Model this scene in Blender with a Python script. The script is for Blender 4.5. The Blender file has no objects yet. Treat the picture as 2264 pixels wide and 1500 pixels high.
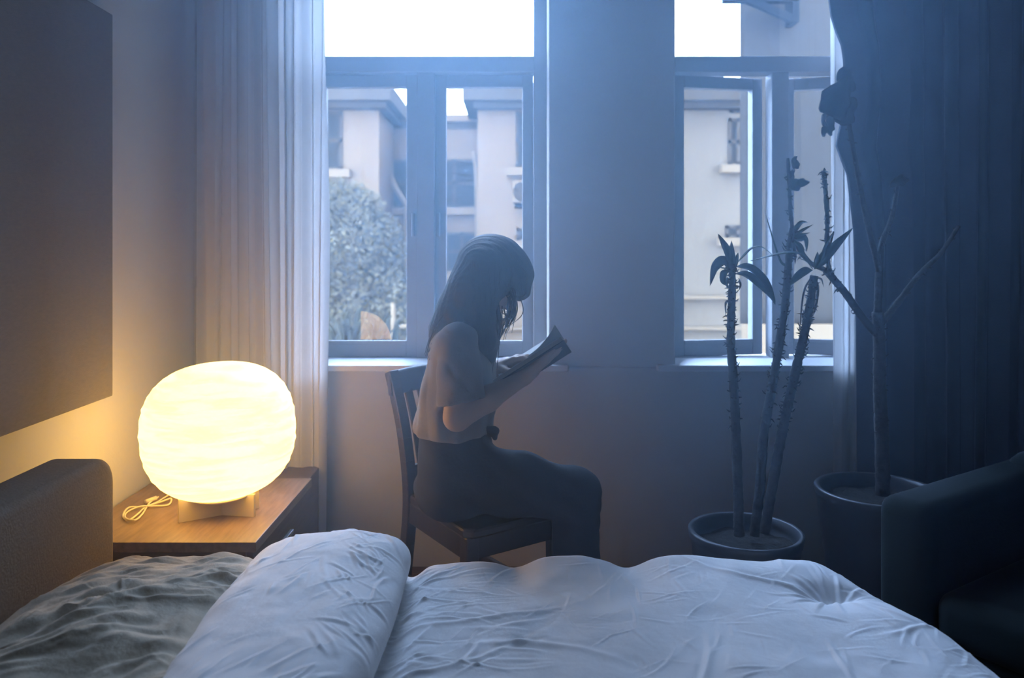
import bpy, bmesh, math, random
import numpy as np
from mathutils import Vector, Matrix

scene = bpy.context.scene
COL = scene.collection

# ------------------------------------------------------------------ camera
FPX, CX, HORIZON, CAMZ = 1750.0, 1132.0, 550.0, 1.25
cam_data = bpy.data.cameras.new('camera')
cam = bpy.data.objects.new('camera', cam_data)
COL.objects.link(cam)
cam.location = (0, 0, CAMZ)
cam.rotation_euler = (math.pi / 2, 0, 0)
cam_data.sensor_width = 36.0
cam_data.lens = FPX / 2264 * 36.0
cam_data.shift_y = -(750 - HORIZON) / 2264
cam_data.clip_start = 0.02
cam_data.dof.use_dof = True
cam_data.dof.focus_distance = 2.05
cam_data.dof.aperture_fstop = 3.0
scene.camera = cam

# ------------------------------------------------------------------ sky, light, exposure
SKY_COL = (0.36, 0.565, 1.0)
SKY_STRENGTH = 38.0
world = bpy.data.worlds.new('overcast_sky')
scene.world = world
world.use_nodes = True
wn = world.node_tree.nodes
bg = wn['Background']
bg.inputs['Color'].default_value = (*SKY_COL, 1)
bg.inputs['Strength'].default_value = SKY_STRENGTH
world.cycles.sampling_method = 'AUTOMATIC'

def portal(x0, x1, z0, z1, y):
    l = bpy.data.lights.new('window_portal', 'AREA')
    l.shape = 'RECTANGLE'
    l.size = x1 - x0
    l.size_y = z1 - z0
    l.energy = 1
    l.cycles.is_portal = True
    o = bpy.data.objects.new('window_portal', l)
    o.location = ((x0 + x1) / 2, y, (z0 + z1) / 2)
    o.rotation_euler = (-math.pi / 2, 0, 0)      # faces into the room (-Y)
    COL.objects.link(o)
portal(-0.87, 0.15, 0.78, 3.06, 3.52)
portal(0.63, 1.59, 0.78, 3.06, 3.52)

vs = scene.view_settings
vs.view_transform = 'Standard'
vs.look = 'None'
vs.exposure = -0.42
vs.gamma = 1.0
vs.use_curve_mapping = False
HAZE_COLOR = (0.42, 0.68, 1.0)
HAZE_DENSITY = 0.43                         # at the middle of the cloud
HAZE_G = 0.45
LAMP_COLOR = (1.0, 0.60, 0.155)
LAMP_STRENGTH = 7.3
scene.cycles.use_denoising = True
scene.cycles.use_light_tree = False
scene.cycles.adaptive_threshold = 0.25
scene.cycles.adaptive_min_samples = 16
scene.cycles.max_bounces = 5
scene.cycles.diffuse_bounces = 3
scene.cycles.glossy_bounces = 2
scene.cycles.transmission_bounces = 4
scene.cycles.transparent_max_bounces = 12
scene.cycles.volume_bounces = 0
scene.cycles.sample_clamp_indirect = 6.0

# ------------------------------------------------------------------ helpers
rng = np.random.default_rng(7)
random.seed(7)

def P(px, py, Y):
    """a pixel of the photograph at a real depth Y -> a point of the room"""
    return Vector(((px - CX) * Y / FPX, Y, CAMZ + (HORIZON - py) * Y / FPX))

def mat(name, color, rough=0.6, metallic=0.0, bump=0.0, bscale=40.0, vary=0.0, vscale=6.0, spec=0.5,
        stretch=None, translucent=0.0, sheen=0.0):
    m = bpy.data.materials.new(name)
    m.use_nodes = True
    nt = m.node_tree
    b = nt.nodes['Principled BSDF']
    b.inputs['Base Color'].default_value = (*color, 1)
    b.inputs['Roughness'].default_value = rough
    b.inputs['Metallic'].default_value = metallic
    b.inputs['Specular IOR Level'].default_value = spec
    if sheen:
        b.inputs['Sheen Weight'].default_value = sheen
    tc = nt.nodes.new('ShaderNodeTexCoord')
    mp = nt.nodes.new('ShaderNodeMapping')
    nt.links.new(tc.outputs['Object'], mp.inputs['Vector'])
    if stretch:
        mp.inputs['Scale'].default_value = stretch
    if vary:
        n = nt.nodes.new('ShaderNodeTexNoise')
        n.inputs['Scale'].default_value = vscale
        n.inputs['Detail'].default_value = 5
        nt.links.new(mp.outputs['Vector'], n.inputs['Vector'])
        r = nt.nodes.new('ShaderNodeValToRGB')
        r.color_ramp.elements[0].position = 0.3
        r.color_ramp.elements[1].position = 0.7
        r.color_ramp.elements[0].color = (*[c * (1 - vary) for c in color], 1)
        r.color_ramp.elements[1].color = (*[min(1, c * (1 + vary)) for c in color], 1)
        nt.links.new(n.outputs['Fac'], r.inputs['Fac'])
        nt.links.new(r.outputs['Color'], b.inputs['Base Color'])
    if bump:
        n = nt.nodes.new('ShaderNodeTexNoise')
        n.inputs['Scale'].default_value = bscale
        n.inputs['Detail'].default_value = 6
        nt.links.new(mp.outputs['Vector'], n.inputs['Vector'])
        bp = nt.nodes.new('ShaderNodeBump')
        bp.inputs['Strength'].default_value = bump
        bp.inputs['Distance'].default_value = 0.01
        nt.links.new(n.outputs['Fac'], bp.inputs['Height'])
        nt.links.new(bp.outputs['Normal'], b.inputs['Normal'])
    if translucent:
        tr = nt.nodes.new('ShaderNodeBsdfTranslucent')
        tr.inputs['Color'].default_value = (*color, 1)
        mx = nt.nodes.new('ShaderNodeMixShader')
        mx.inputs['Fac'].default_value = translucent
        nt.links.new(b.outputs['BSDF'], mx.inputs[1])
        nt.links.new(tr.outputs['BSDF'], mx.inputs[2])
        nt.links.new(mx.outputs['Shader'], nt.nodes['Material Output'].inputs['Surface'])
    return m

def glass_mat(name, tint=(1, 1, 1), refl=0.06):
    m = bpy.data.materials.new(name)
    m.use_nodes = True
    nt = m.node_tree
    nt.nodes.remove(nt.nodes['Principled BSDF'])
    t = nt.nodes.new('ShaderNodeBsdfTransparent')
    t.inputs['Color'].default_value = (*tint, 1)
    g = nt.nodes.new('ShaderNodeBsdfGlossy')
    g.inputs['Roughness'].default_value = 0.02
    mx = nt.nodes.new('ShaderNodeMixShader')
    mx.inputs['Fac'].default_value = refl
    nt.links.new(t.outputs[0], mx.inputs[1])
    nt.links.new(g.outputs[0], mx.inputs[2])
    nt.links.new(mx.outputs[0], nt.nodes['Material Output'].inputs['Surface'])
    return m

class MB:
    """collects shapes and links them as one mesh object"""
    def __init__(self):
        self.v, self.f = [], []
    def add(self, verts, faces):
        n = len(self.v)
        self.v += [tuple(q) for q in verts]
        self.f += [tuple(i + n for i in f) for f in faces]
        return self
    def box(self, x0, x1, y0, y1, z0, z1, R=None, o=(0, 0, 0)):
        vs_ = [(x, y, z) for z in (z0, z1) for y in (y0, y1) for x in (x0, x1)]
        if R is not None:
            vs_ = [tuple(R @ Vector(q) + Vector(o)) for q in vs_]
        return self.add(vs_, [(0, 2, 3, 1), (4, 5, 7, 6), (0, 1, 5, 4), (2, 6, 7, 3), (0, 4, 6, 2), (1, 3, 7, 5)])
    def bar(self, a, b, w, t, up=(0, 0, 1)):
        """a straight bar of width w and thickness t from a to b"""
        a, b = Vector(a), Vector(b)
        d = (b - a).normalized()
        s = d.cross(Vector(up))
        s = s.normalized() if s.length > 1e-5 else Vector((1, 0, 0))
        u = s.cross(d)
        c = [(-1, -1), (1, -1), (1, 1), (-1, 1)]
        vs_ = [a + s * (w / 2 * i) + u * (t / 2 * j) for i, j in c] + [b + s * (w / 2 * i) + u * (t / 2 * j) for i, j in c]
        return self.add(vs_, [(3, 2, 1, 0), (4, 5, 6, 7), (0, 1, 5, 4), (1, 2, 6, 5), (2, 3, 7, 6), (3, 0, 4, 7)])
    def tube(self, pts, rad, n=8, cap=True):
        pts = [Vector(q) for q in pts]
        if not hasattr(rad, '__len__'):
            rad = [rad] * len(pts)
        up = Vector((0.31, 0.17, 0.93))
        vs_, fs = [], []
        for i, p in enumerate(pts):
            d = (pts[min(i + 1, len(pts) - 1)] - pts[max(i - 1, 0)]).normalized()
            s = d.cross(up)
            if s.length < 1e-4:
                s = d.cross(Vector((1, 0, 0)))
            s.normalize()
            up = s.cross(d)
            for k in range(n):
                a = 2 * math.pi * k / n
                vs_.append(p + (s * math.cos(a) + up * math.sin(a)) * rad[i])
        for i in range(len(pts) - 1):
            for k in range(n):
                fs.append((i * n + k, i * n + (k + 1) % n, (i + 1) * n + (k + 1) % n, (i + 1) * n + k))
        if cap:
            fs.append(tuple(range(n - 1, -1, -1)))
            fs.append(tuple((len(pts) - 1) * n + k for k in range(n)))
        return self.add(vs_, fs)
    def lathe(self, prof, c, n=48):
        vs_, fs = [], []
        for r, z in prof:
            for k in range(n):
                a = 2 * math.pi * k / n
                vs_.append((c[0] + r * math.cos(a), c[1] + r * math.sin(a), c[2] + z))
        for i in range(len(prof) - 1):
            for k in range(n):
                fs.append((i * n + k, i * n + (k + 1) % n, (i + 1) * n + (k + 1) % n, (i + 1) * n + k))
        fs.append(tuple(range(n - 1, -1, -1)))
        fs.append(tuple((len(prof) - 1) * n + k for k in range(n)))
        return self.add(vs_, fs)
    def prism(self, poly, y0, y1):
        """an outline in XZ with thickness along Y"""
        n = len(poly)
        vs_ = [(x, y0, z) for x, z in poly] + [(x, y1, z) for x, z in poly]
        fs = [tuple(range(n - 1, -1, -1)), tuple(range(n, 2 * n))]
        fs += [(i, (i + 1) % n, n + (i + 1) % n, n + i) for i in range(n)]
        return self.add(vs_, fs)
    def build(self, name, m, parent=None, smooth=False, bevel=0.0, seg=2):
        me = bpy.data.meshes.new(name)
        me.from_pydata(self.v, [], self.f)
        me.update()
        bm = bmesh.new(); bm.from_mesh(me)
        bmesh.ops.recalc_face_normals(bm, faces=bm.faces)
        bm.to_mesh(me); bm.free()
        return link(name, me, m, parent, smooth, bevel, seg)

def link(name, me, m, parent=None, smooth=False, bevel=0.0, seg=2):
    if m is not None:
        me.materials.append(m)
    if smooth:
        me.polygons.foreach_set('use_smooth', [True] * len(me.polygons))
    o = bpy.data.objects.new(name, me)
    COL.objects.link(o)
    if parent is not None:
        o.parent = parent
        if parent.type == 'EMPTY':
            o.matrix_parent_inverse = parent.matrix_basis.inverted()
    if bevel:
        md = o.modifiers.new('bevel', 'BEVEL')
        md.width = bevel; md.segments = seg; md.limit_method = 'ANGLE'
        md.harden_normals = False
    return o

def tag(o, label, cat, group=None, kind=None):
    if label: o['label'] = label
    if cat: o['category'] = cat
    if group: o['group'] = group
    if kind: o['kind'] = kind
    return o

def empty(name, loc, label, cat, group=None):
    o = bpy.data.objects.new(name, None)
    o.location = loc
    o.empty_display_size = 0.1
    COL.objects.link(o)
    o.matrix_basis = Matrix.Translation(Vector(loc))
    return tag(o, label, cat, group)

def struct(o, label=None):
    o['kind'] = 'structure'
    if label: o['label'] = label
    return o

def catmull(pts, n=8):
    pts = [Vector(p) for p in pts]
    q = [pts[0] * 2 - pts[1]] + pts + [pts[-1] * 2 - pts[-2]]
    out = []
    for i in range(1, len(q) - 2):
        for k in range(n):
            t = k / n
            a, b, c, d = q[i - 1], q[i], q[i + 1], q[i + 2]
            out.append(0.5 * ((2 * b) + (c - a) * t + (2 * a - 5 * b + 4 * c - d) * t * t + (3 * b - a - 3 * c + d) * t ** 3))
    out.append(pts[-1])
    return out

def vnoise2(x, y, seed=0):
    """smooth value noise on arrays, -1..1"""
    r = np.random.default_rng(seed)
    T = r.random((64, 64)) * 2 - 1
    xi = np.floor(x).astype(int); yi = np.floor(y).astype(int)
    fx = x - xi; fy = y - yi
    fx = fx * fx * (3 - 2 * fx); fy = fy * fy * (3 - 2 * fy)
    g = lambda a, b: T[a % 64, b % 64]
    return (g(xi, yi) * (1 - fx) + g(xi + 1, yi) * fx) * (1 - fy) + (g(xi, yi + 1) * (1 - fx) + g(xi + 1, yi + 1) * fx) * fy

def grid_mesh(name, Xg, Yg, Zg, m, parent=None, close=False):
    nu, nv = Xg.shape
    V = np.stack([Xg, Yg, Zg], -1).reshape(-1, 3)
    i = np.arange(nu - 1)[:, None]; j = np.arange(nv - 1)[None, :]
    a = (i * nv + j).ravel()
    F = np.stack([a, a + nv, a + nv + 1, a + 1], -1)
    me = bpy.data.meshes.new(name)
    me.from_pydata(V.tolist(), [], F.tolist())
    me.update()
    return link(name, me, m, parent, smooth=True)

# ---- signed distance fields -> one continuous surface
class Field:
    def __init__(self, lo, hi, h):
        self.lo = np.array(lo, float); self.h = h
        n = np.ceil((np.array(hi) - self.lo) / h).astype(int) + 1
        self.n = n
        self.f = np.full(tuple(n), 0.06, np.float32)
        self.ax = [self.lo[k] + h * np.arange(n[k]) for k in range(3)]
    def _sub(self, lo, hi):
        s = []
        for k in range(3):
            a = int(max(0, math.floor((lo[k] - self.lo[k]) / self.h)))
            b = int(min(self.n[k], math.ceil((hi[k] - self.lo[k]) / self.h) + 1))
            if b <= a: return None
            s.append(slice(a, b))
        X, Y, Z = np.meshgrid(*[self.ax[k][s[k]] for k in range(3)], indexing='ij', sparse=True)
        return tuple(s), X, Y, Z
    def _mix(self, s, d, k, sub=False):
        f = self.f[s]
        if sub:
            d = -d
            h = np.clip(0.5 - 0.5 * (f - d) / max(k, 1e-6), 0, 1)
            self.f[s] = f * (1 - h) + d * h + k * h * (1 - h)
        else:
            h = np.clip(0.5 + 0.5 * (f - d) / max(k, 1e-6), 0, 1)
            self.f[s] = f * (1 - h) + d * h - k * h * (1 - h)
    def cap(self, a, b, ra, rb, k=0.02, sy=1.0, sub=False):
        a = np.array(a, float); b = np.array(b, float)
        R = max(ra, rb) + k + 0.03
        ry = max(ra, rb) / sy + k + 0.03
        lo = np.minimum(a, b) - [R, ry, R]; hi = np.maximum(a, b) + [R, ry, R]
        g = self._sub(lo, hi)
        if g is None: return self
        s, X, Y, Z = g
        d = b - a
        yc = a[1]
        ds = np.array([d[0], d[1] * sy, d[2]])
        L2 = max((ds ** 2).sum(), 1e-9)
        px, py, pz = X - a[0], (Y - yc) * sy, Z - a[2]
        t = np.clip((px * ds[0] + py * ds[1] + pz * ds[2]) / L2, 0, 1)
        q = np.sqrt((px - t * ds[0]) ** 2 + (py - t * ds[1]) ** 2 + (pz - t * ds[2]) ** 2) - (ra + (rb - ra) * t)
        self._mix(s, q.astype(np.float32), k, sub)
        return self
    def chain(self, pts, rad, k=0.02, sy=1.0):
        for i in range(len(pts) - 1):
            self.cap(pts[i], pts[i + 1], rad[i], rad[i + 1], k, sy)
        return self
    def ell(self, c, r, ex=(1, 0, 0), ez=(0, 0, 1), k=0.02, sub=False):
        c = np.array(c, float); ex = np.array(ex, float); ex /= np.linalg.norm(ex)
        ez = np.array(ez, float); ez -= ex * (ez @ ex); ez /= np.linalg.norm(ez)
        ey = np.cross(ez, ex)
        R = max(r) + k + 0.03
        g = self._sub(c - R, c + R)
        if g is None: return self
        s, X, Y, Z = g
        px, py, pz = X - c[0], Y - c[1], Z - c[2]
        u = px * ex[0] + py * ex[1] + pz * ex[2]
        v = px * ey[0] + py * ey[1] + pz * ey[2]
        w = px * ez[0] + py * ez[1] + pz * ez[2]
        k0 = np.sqrt((u / r[0]) ** 2 + (v / r[1]) ** 2 + (w / r[2]) ** 2)
        k1 = np.sqrt((u / r[0] ** 2) ** 2 + (v / r[1] ** 2) ** 2 + (w / r[2] ** 2) ** 2) + 1e-6
        self._mix(s, (k0 * (k0 - 1) / k1).astype(np.float32), k, sub)
        return self
    def cut(self, p, n, k=0.004):
        """removes what lies on the side of the plane that n points to"""
        p = np.array(p, float); n = np.array(n, float); n /= np.linalg.norm(n)
        X, Y, Z = np.meshgrid(*self.ax, indexing='ij', sparse=True)
        d = ((X - p[0]) * n[0] + (Y - p[1]) * n[1] + (Z - p[2]) * n[2]).astype(np.float32)
        self.f = np.maximum(self.f, d)
        return self
    def displace(self, fn):
        X, Y, Z = np.meshgrid(*self.ax, indexing='ij', sparse=True)
        self.f = self.f + fn(X, Y, Z).astype(np.float32)
        return self
    def mesh(self, name, m, parent=None):
        f = self.f
        n = f.shape
        ins = f < 0
        cnt = np.zeros((n[0] - 1, n[1] - 1, n[2] - 1), np.int8)
        for i in (0, 1):
            for j in (0, 1):
                for k in (0, 1):
                    cnt += ins[i:n[0] - 1 + i, j:n[1] - 1 + j, k:n[2] - 1 + k]
        act = (cnt > 0) & (cnt < 8)
        idx = np.argwhere(act)
        vid = np.full(cnt.shape, -1, np.int64)
        vid[act] = np.arange(len(idx))
        acc = np.zeros((len(idx), 3)); num = np.zeros(len(idx))
        cs = [(i, j, k) for i in (0, 1) for j in (0, 1) for k in (0, 1)]
        for a in cs:
            for ax in range(3):
                if a[ax]: continue
                b = list(a); b[ax] = 1
                fa = f[idx[:, 0] + a[0], idx[:, 1] + a[1], idx[:, 2] + a[2]]
                fb = f[idx[:, 0] + b[0], idx[:, 1] + b[1], idx[:, 2] + b[2]]
                c = (fa < 0) != (fb < 0)
                t = np.where(c, fa / np.where(c, fa - fb, 1), 0)
                p = np.zeros((len(idx), 3)) + np.array(a, float)
                p[:, ax] += t
                acc[c] += p[c]; num[c] += 1
        V = (idx + acc / num[:, None]) * self.h + self.lo
        quads = []
        for ax in range(3):
            sl0 = [slice(None)] * 3; sl1 = [slice(None)] * 3
            sl0[ax] = slice(0, n[ax] - 1); sl1[ax] = slice(1, n[ax])
            a, b = ins[tuple(sl0)], ins[tuple(sl1)]
            e = np.argwhere(a != b)
            o1, o2 = [(1, 2), (2, 0), (0, 1)][ax]
            ok = (e[:, o1] > 0) & (e[:, o2] > 0) & (e[:, o1] < n[o1] - 1) & (e[:, o2] < n[o2] - 1)
            e = e[ok]
            def cell(d1, d2):
                q = e.copy(); q[:, o1] -= d1; q[:, o2] -= d2
                return vid[q[:, 0], q[:, 1], q[:, 2]]
            Q = np.stack([cell(1, 1), cell(0, 1), cell(0, 0), cell(1, 0)], -1)
            flip = ~a[e[:, 0], e[:, 1], e[:, 2]]
            Q[flip] = Q[flip][:, ::-1]
            quads.append(Q)
        F = np.concatenate(quads)
        F = F[(F >= 0).all(1)]
        me = bpy.data.meshes.new(name)
        me.from_pydata(V.tolist(), [], F.tolist())
        me.update()
        return link(name, me, m, parent, smooth=True)

# ------------------------------------------------------------------ materials
M = {}
M['wall'] = mat('wall_plaster', (0.53, 0.515, 0.50), 0.85, bump=0.08, bscale=60, vary=0.04, vscale=3)
M['ceiling'] = mat('darkened_ceiling', (0.16, 0.13, 0.11), 0.9, vary=0.03)  # unseen ceiling, coloured dark so less light bounces around the room
M['wall_dark'] = mat('darkened_unseen_wall', (0.12, 0.12, 0.13), 0.9, vary=0.08, vscale=8)  # unseen walls, toned dark to hold down the bounced fill light
M['floor'] = mat('floor_wood', (0.16, 0.095, 0.06), 0.45, vary=0.35, vscale=5, stretch=(1, 12, 1), bump=0.05)
M['frame'] = mat('painted_window_wood', (0.30, 0.31, 0.33), 0.5, bump=0.05, bscale=25, vary=0.06)
M['sill'] = mat('sill_paint', (0.7, 0.71, 0.73), 0.4, vary=0.04)
M['glass'] = glass_mat('window_glass', (0.97, 0.98, 0.98), 0.05)
M['metal'] = mat('dull_metal', (0.32, 0.33, 0.34), 0.35, metallic=0.9, vary=0.05)
M['panel'] = mat('canvas_cloth', (0.16, 0.138, 0.118), 0.95, bump=0.25, bscale=220, vary=0.08, vscale=60, stretch=(1, 1, 3))
M['headboard'] = mat('upholstery', (0.15, 0.115, 0.08), 0.95, bump=0.2, bscale=180, vary=0.1, vscale=90)
M['duvet'] = mat('washed_cotton', (0.88, 0.87, 0.87), 0.9, bump=0.12, bscale=55, vary=0.03, vscale=14, sheen=0.15)
M['pillow'] = mat('grey_linen', (0.46, 0.385, 0.28), 0.95, bump=0.22, bscale=70, vary=0.08, vscale=30, sheen=0.1)
M['sheet'] = mat('fitted_sheet', (0.2, 0.2, 0.19), 0.95, bump=0.1, vary=0.05)
M['bedwood'] = mat('bed_frame_wood', (0.12, 0.08, 0.055), 0.5, vary=0.2, stretch=(2, 14, 14))
M['walnut'] = mat('walnut_veneer', (0.25, 0.165, 0.11), 0.42, vary=0.22, vscale=5, stretch=(14, 2, 14), bump=0.03)
M['walnut_dark'] = mat('walnut_carcass', (0.15, 0.095, 0.065), 0.5, vary=0.2, vscale=5, stretch=(2, 2, 14), bump=0.03)
M['lampwood'] = mat('lamp_stand_lacquer', (0.62, 0.52, 0.34), 0.35, vary=0.05)
M['cord'] = mat('cream_cord', (0.75, 0.66, 0.48), 0.5, vary=0.03)
M['curtain_pale'] = mat('pale_voile', (0.76, 0.75, 0.74), 0.9, bump=0.1, bscale=200, translucent=0.45, vary=0.03)
M['curtain_dark'] = mat('heavy_blue_cloth', (0.085, 0.105, 0.15), 0.95, bump=0.15, bscale=150, vary=0.1, sheen=0.1)
M['chair'] = mat('dark_stained_wood', (0.045, 0.035, 0.03), 0.32, vary=0.25, vscale=8, stretch=(1, 1, 0.2), bump=0.02)
M['skin'] = mat('skin', (0.50, 0.34, 0.26), 0.55, vary=0.04, vscale=20)
M['hair'] = mat('black_hair', (0.014, 0.012, 0.012), 0.6, bump=0.3, bscale=90, stretch=(3, 3, 0.35), vary=0.2)
M['shirt'] = mat('taupe_jersey', (0.25, 0.225, 0.215), 0.95, bump=0.15, bscale=120, vary=0.05, sheen=0.1)
M['trousers'] = mat('black_trouser_cloth', (0.022, 0.024, 0.03), 0.9, bump=0.12, bscale=110, vary=0.1)
M['shoe'] = mat('shoe_leather', (0.03, 0.03, 0.03), 0.4, vary=0.1)
M['paper'] = mat('page_paper', (0.72, 0.70, 0.66), 0.85, vary=0.03)
M['pages'] = mat('page_edges', (0.42, 0.36, 0.30), 0.9, bump=0.3, bscale=300, vary=0.12, vscale=120, stretch=(1, 1, 30))
M['cover'] = mat('book_cover', (0.07, 0.065, 0.07), 0.5, vary=0.1)
M['trunk'] = mat('plant_bark', (0.05, 0.046, 0.04), 0.9, bump=0.6, bscale=60, vary=0.3, vscale=50)
M['leaf'] = mat('leaf_green', (0.045, 0.085, 0.05), 0.5, vary=0.25, vscale=20, translucent=0.15)
M['leaf_dark'] = mat('leaf_dark_velvet', (0.05, 0.055, 0.055), 0.8, vary=0.25, vscale=20, bump=0.2)
M['pot'] = mat('dark_glazed_pot', (0.055, 0.06, 0.07), 0.4, vary=0.1)
M['soil'] = mat('potting_soil', (0.03, 0.025, 0.02), 1.0, bump=0.9, bscale=90, vary=0.3)
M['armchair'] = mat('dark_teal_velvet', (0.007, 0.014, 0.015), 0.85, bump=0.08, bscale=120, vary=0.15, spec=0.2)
M['render'] = mat('cream_render', (0.175, 0.115, 0.064), 0.9, spec=0.0, bump=0.05, vary=0.04, vscale=2)
M['render_light_offset'] = mat('light_offset_render', (0.15, 0.11, 0.07), 0.9, spec=0.0, vary=0.04, vscale=2)  # copy of the wall render, tone offset for the light on this end
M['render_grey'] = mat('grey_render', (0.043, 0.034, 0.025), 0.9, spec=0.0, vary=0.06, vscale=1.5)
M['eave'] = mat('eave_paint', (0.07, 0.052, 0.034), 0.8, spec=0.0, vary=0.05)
M['tile'] = mat('roof_tile', (0.05, 0.036, 0.024), 0.8, spec=0.0, vary=0.2)
M['farglass'] = mat('far_window_glass', (0.03, 0.024, 0.016), 0.15, spec=0.0, vary=0.12, vscale=3)
M['pipe'] = mat('white_pipe', (0.19, 0.13, 0.075), 0.5, spec=0.0, vary=0.02)
M['steel'] = mat('painted_steel', (0.012, 0.012, 0.012), 0.5, spec=0.0, vary=0.05)
M['tree_leaf'] = mat('tree_leaf', (0.135, 0.11, 0.064), 0.7, spec=0.0, vary=0.25, vscale=3, translucent=0.3)
M['shrub_leaf'] = mat('shrub_leaf', (0.052, 0.05, 0.035), 0.7, spec=0.0, vary=0.35, vscale=6, translucent=0.3)
M['asphalt'] = mat('courtyard_concrete', (0.1, 0.08, 0.055), 0.95, spec=0.0, vary=0.1)

# lamp shade: blown glass, lit from within; thinner and thicker ripples in the glass
def lamp_shade_mat():
    m = bpy.data.materials.new('lit_ribbed_glass')
    m.use_nodes = True
    nt = m.node_tree
    b = nt.nodes['Principled BSDF']
    b.inputs['Base Color'].default_value = (0.8, 0.77, 0.7, 1)
    b.inputs['Roughness'].default_value = 0.3
    tc = nt.nodes.new('ShaderNodeTexCoord')
    mp = nt.nodes.new('ShaderNodeMapping')
    mp.inputs['Scale'].default_value = (5, 5, 36)
    nz = nt.nodes.new('ShaderNodeTexNoise')
    nz.inputs['Scale'].default_value = 1.3
    nz.inputs['Detail'].default_value = 3
    nz.inputs['Distortion'].default_value = 0.6
    r = nt.nodes.new('ShaderNodeValToRGB')
    r.color_ramp.elements[0].position = 0.36
    r.color_ramp.elements[1].position = 0.56
    c = LAMP_COLOR
    r.color_ramp.elements[0].color = (c[0] * .80, c[1] * .80, c[2] * .74, 1)
    r.color_ramp.elements[1].color = (*c, 1)
    nt.links.new(tc.outputs['Object'], mp.inputs['Vector'])
    nt.links.new(mp.outputs['Vector'], nz.inputs['Vector'])
    nt.links.new(nz.outputs['Fac'], r.inputs['Fac'])
    nt.links.new(r.outputs['Color'], b.inputs['Emission Color'])
    b.inputs['Emission Strength'].default_value = LAMP_STRENGTH
    return m
M['lampshade'] = lamp_shade_mat()

# ================================================================== THE ROOM
WL, WR, WF, WB, CEIL = -1.244, 2.35, 3.10, -1.40, 3.40
WTH = 0.42                                             # thickness of the window wall
GL = 3.30                                              # plane of the window sashes
OPEN = [(-0.86, 0.1435), (0.6395, 1.5835)]
SILLZ, HEADZ = 0.785, 3.05  # heads and ceiling raised out of view so more sky light reaches the bed

struct(MB().box(WL - .1, WR + .1, WB - .1, WF + WTH, -.12, 0).build('floor', M['floor']), 'dark wooden bedroom floor hidden behind the bed')
struct(MB().box(WL - .1, WR + .1, WB - .1, WF + WTH, CEIL, CEIL + .12).build('ceiling', M['ceiling']), 'unseen bedroom ceiling above the frame, darkened to cut bounce light')
struct(MB().box(WL - .1, WL, WB, WF, 0, CEIL).build('wall_left', M['wall']), 'pale plaster wall behind the headboard and glowing lamp')
struct(MB().box(WR, WR + .1, WB, WF, 0, CEIL).build('wall_right', M['wall_dark']), 'unseen side wall beyond the heavy curtain, darkened to cut bounce light')
struct(MB().box(WL - .1, WR + .1, WB - .1, WB, 0, CEIL).build('wall_back', M['wall_dark']), 'bedroom wall behind the viewer')
w = MB()
xs = [WL - .1, OPEN[0][0], OPEN[0][1], OPEN[1][0], OPEN[1][1], WR + .1]
w.box(xs[0], xs[5], WF, WF + WTH, 0, SILLZ)
w.box(xs[0], xs[5], WF, WF + WTH, HEADZ, CEIL)
for i in (0, 2, 4):
    w.box(xs[i], xs[i + 1], WF, WF + WTH, SILLZ, HEADZ)
struct(w.build('wall_window_side', M['wall'], bevel=0.006), 'pale plaster wall pierced by two tall windows')

def sash(parent, x0, x1, z0, z1, y, hinge=None, ang=0.0, stile=0.045, top=0.05, bot=0.055):
    """a casement: four bars and a pane, swung outwards about its hinge"""
    T = Matrix.Identity(4)
    if hinge is not None:
        T = Matrix.Translation((hinge, y, 0)) @ Matrix.Rotation(ang, 4, 'Z') @ Matrix.Translation((-hinge, -y, 0))
    mb = MB()
    mb.box(x0, x0 + stile, y, y + .045, z0, z1)
    mb.box(x1 - stile, x1, y, y + .045, z0, z1)
    mb.box(x0 + stile, x1 - stile, y, y + .045, z0, z0 + bot)
    mb.box(x0 + stile, x1 - stile, y, y + .045, z1 - top, z1)
    mb.box(x0 + stile, x1 - stile, y - .006, y + .01, z0 + bot - .004, z0 + bot + .012)      # glazing bead
    mb.v = [tuple(T @ Vector(q)) for q in mb.v]
    s = mb.build('sash', M['frame'], parent, bevel=0.003)
    pb = MB().box(x0 + stile - .004, x1 - stile + .004, y + .018, y + .023, z0 + bot - .004, z1 - top + .004)
    pb.v = [tuple(T @ Vector(q)) for q in pb.v]
    pb.build('pane', M['glass'], s)
    return s

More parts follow.
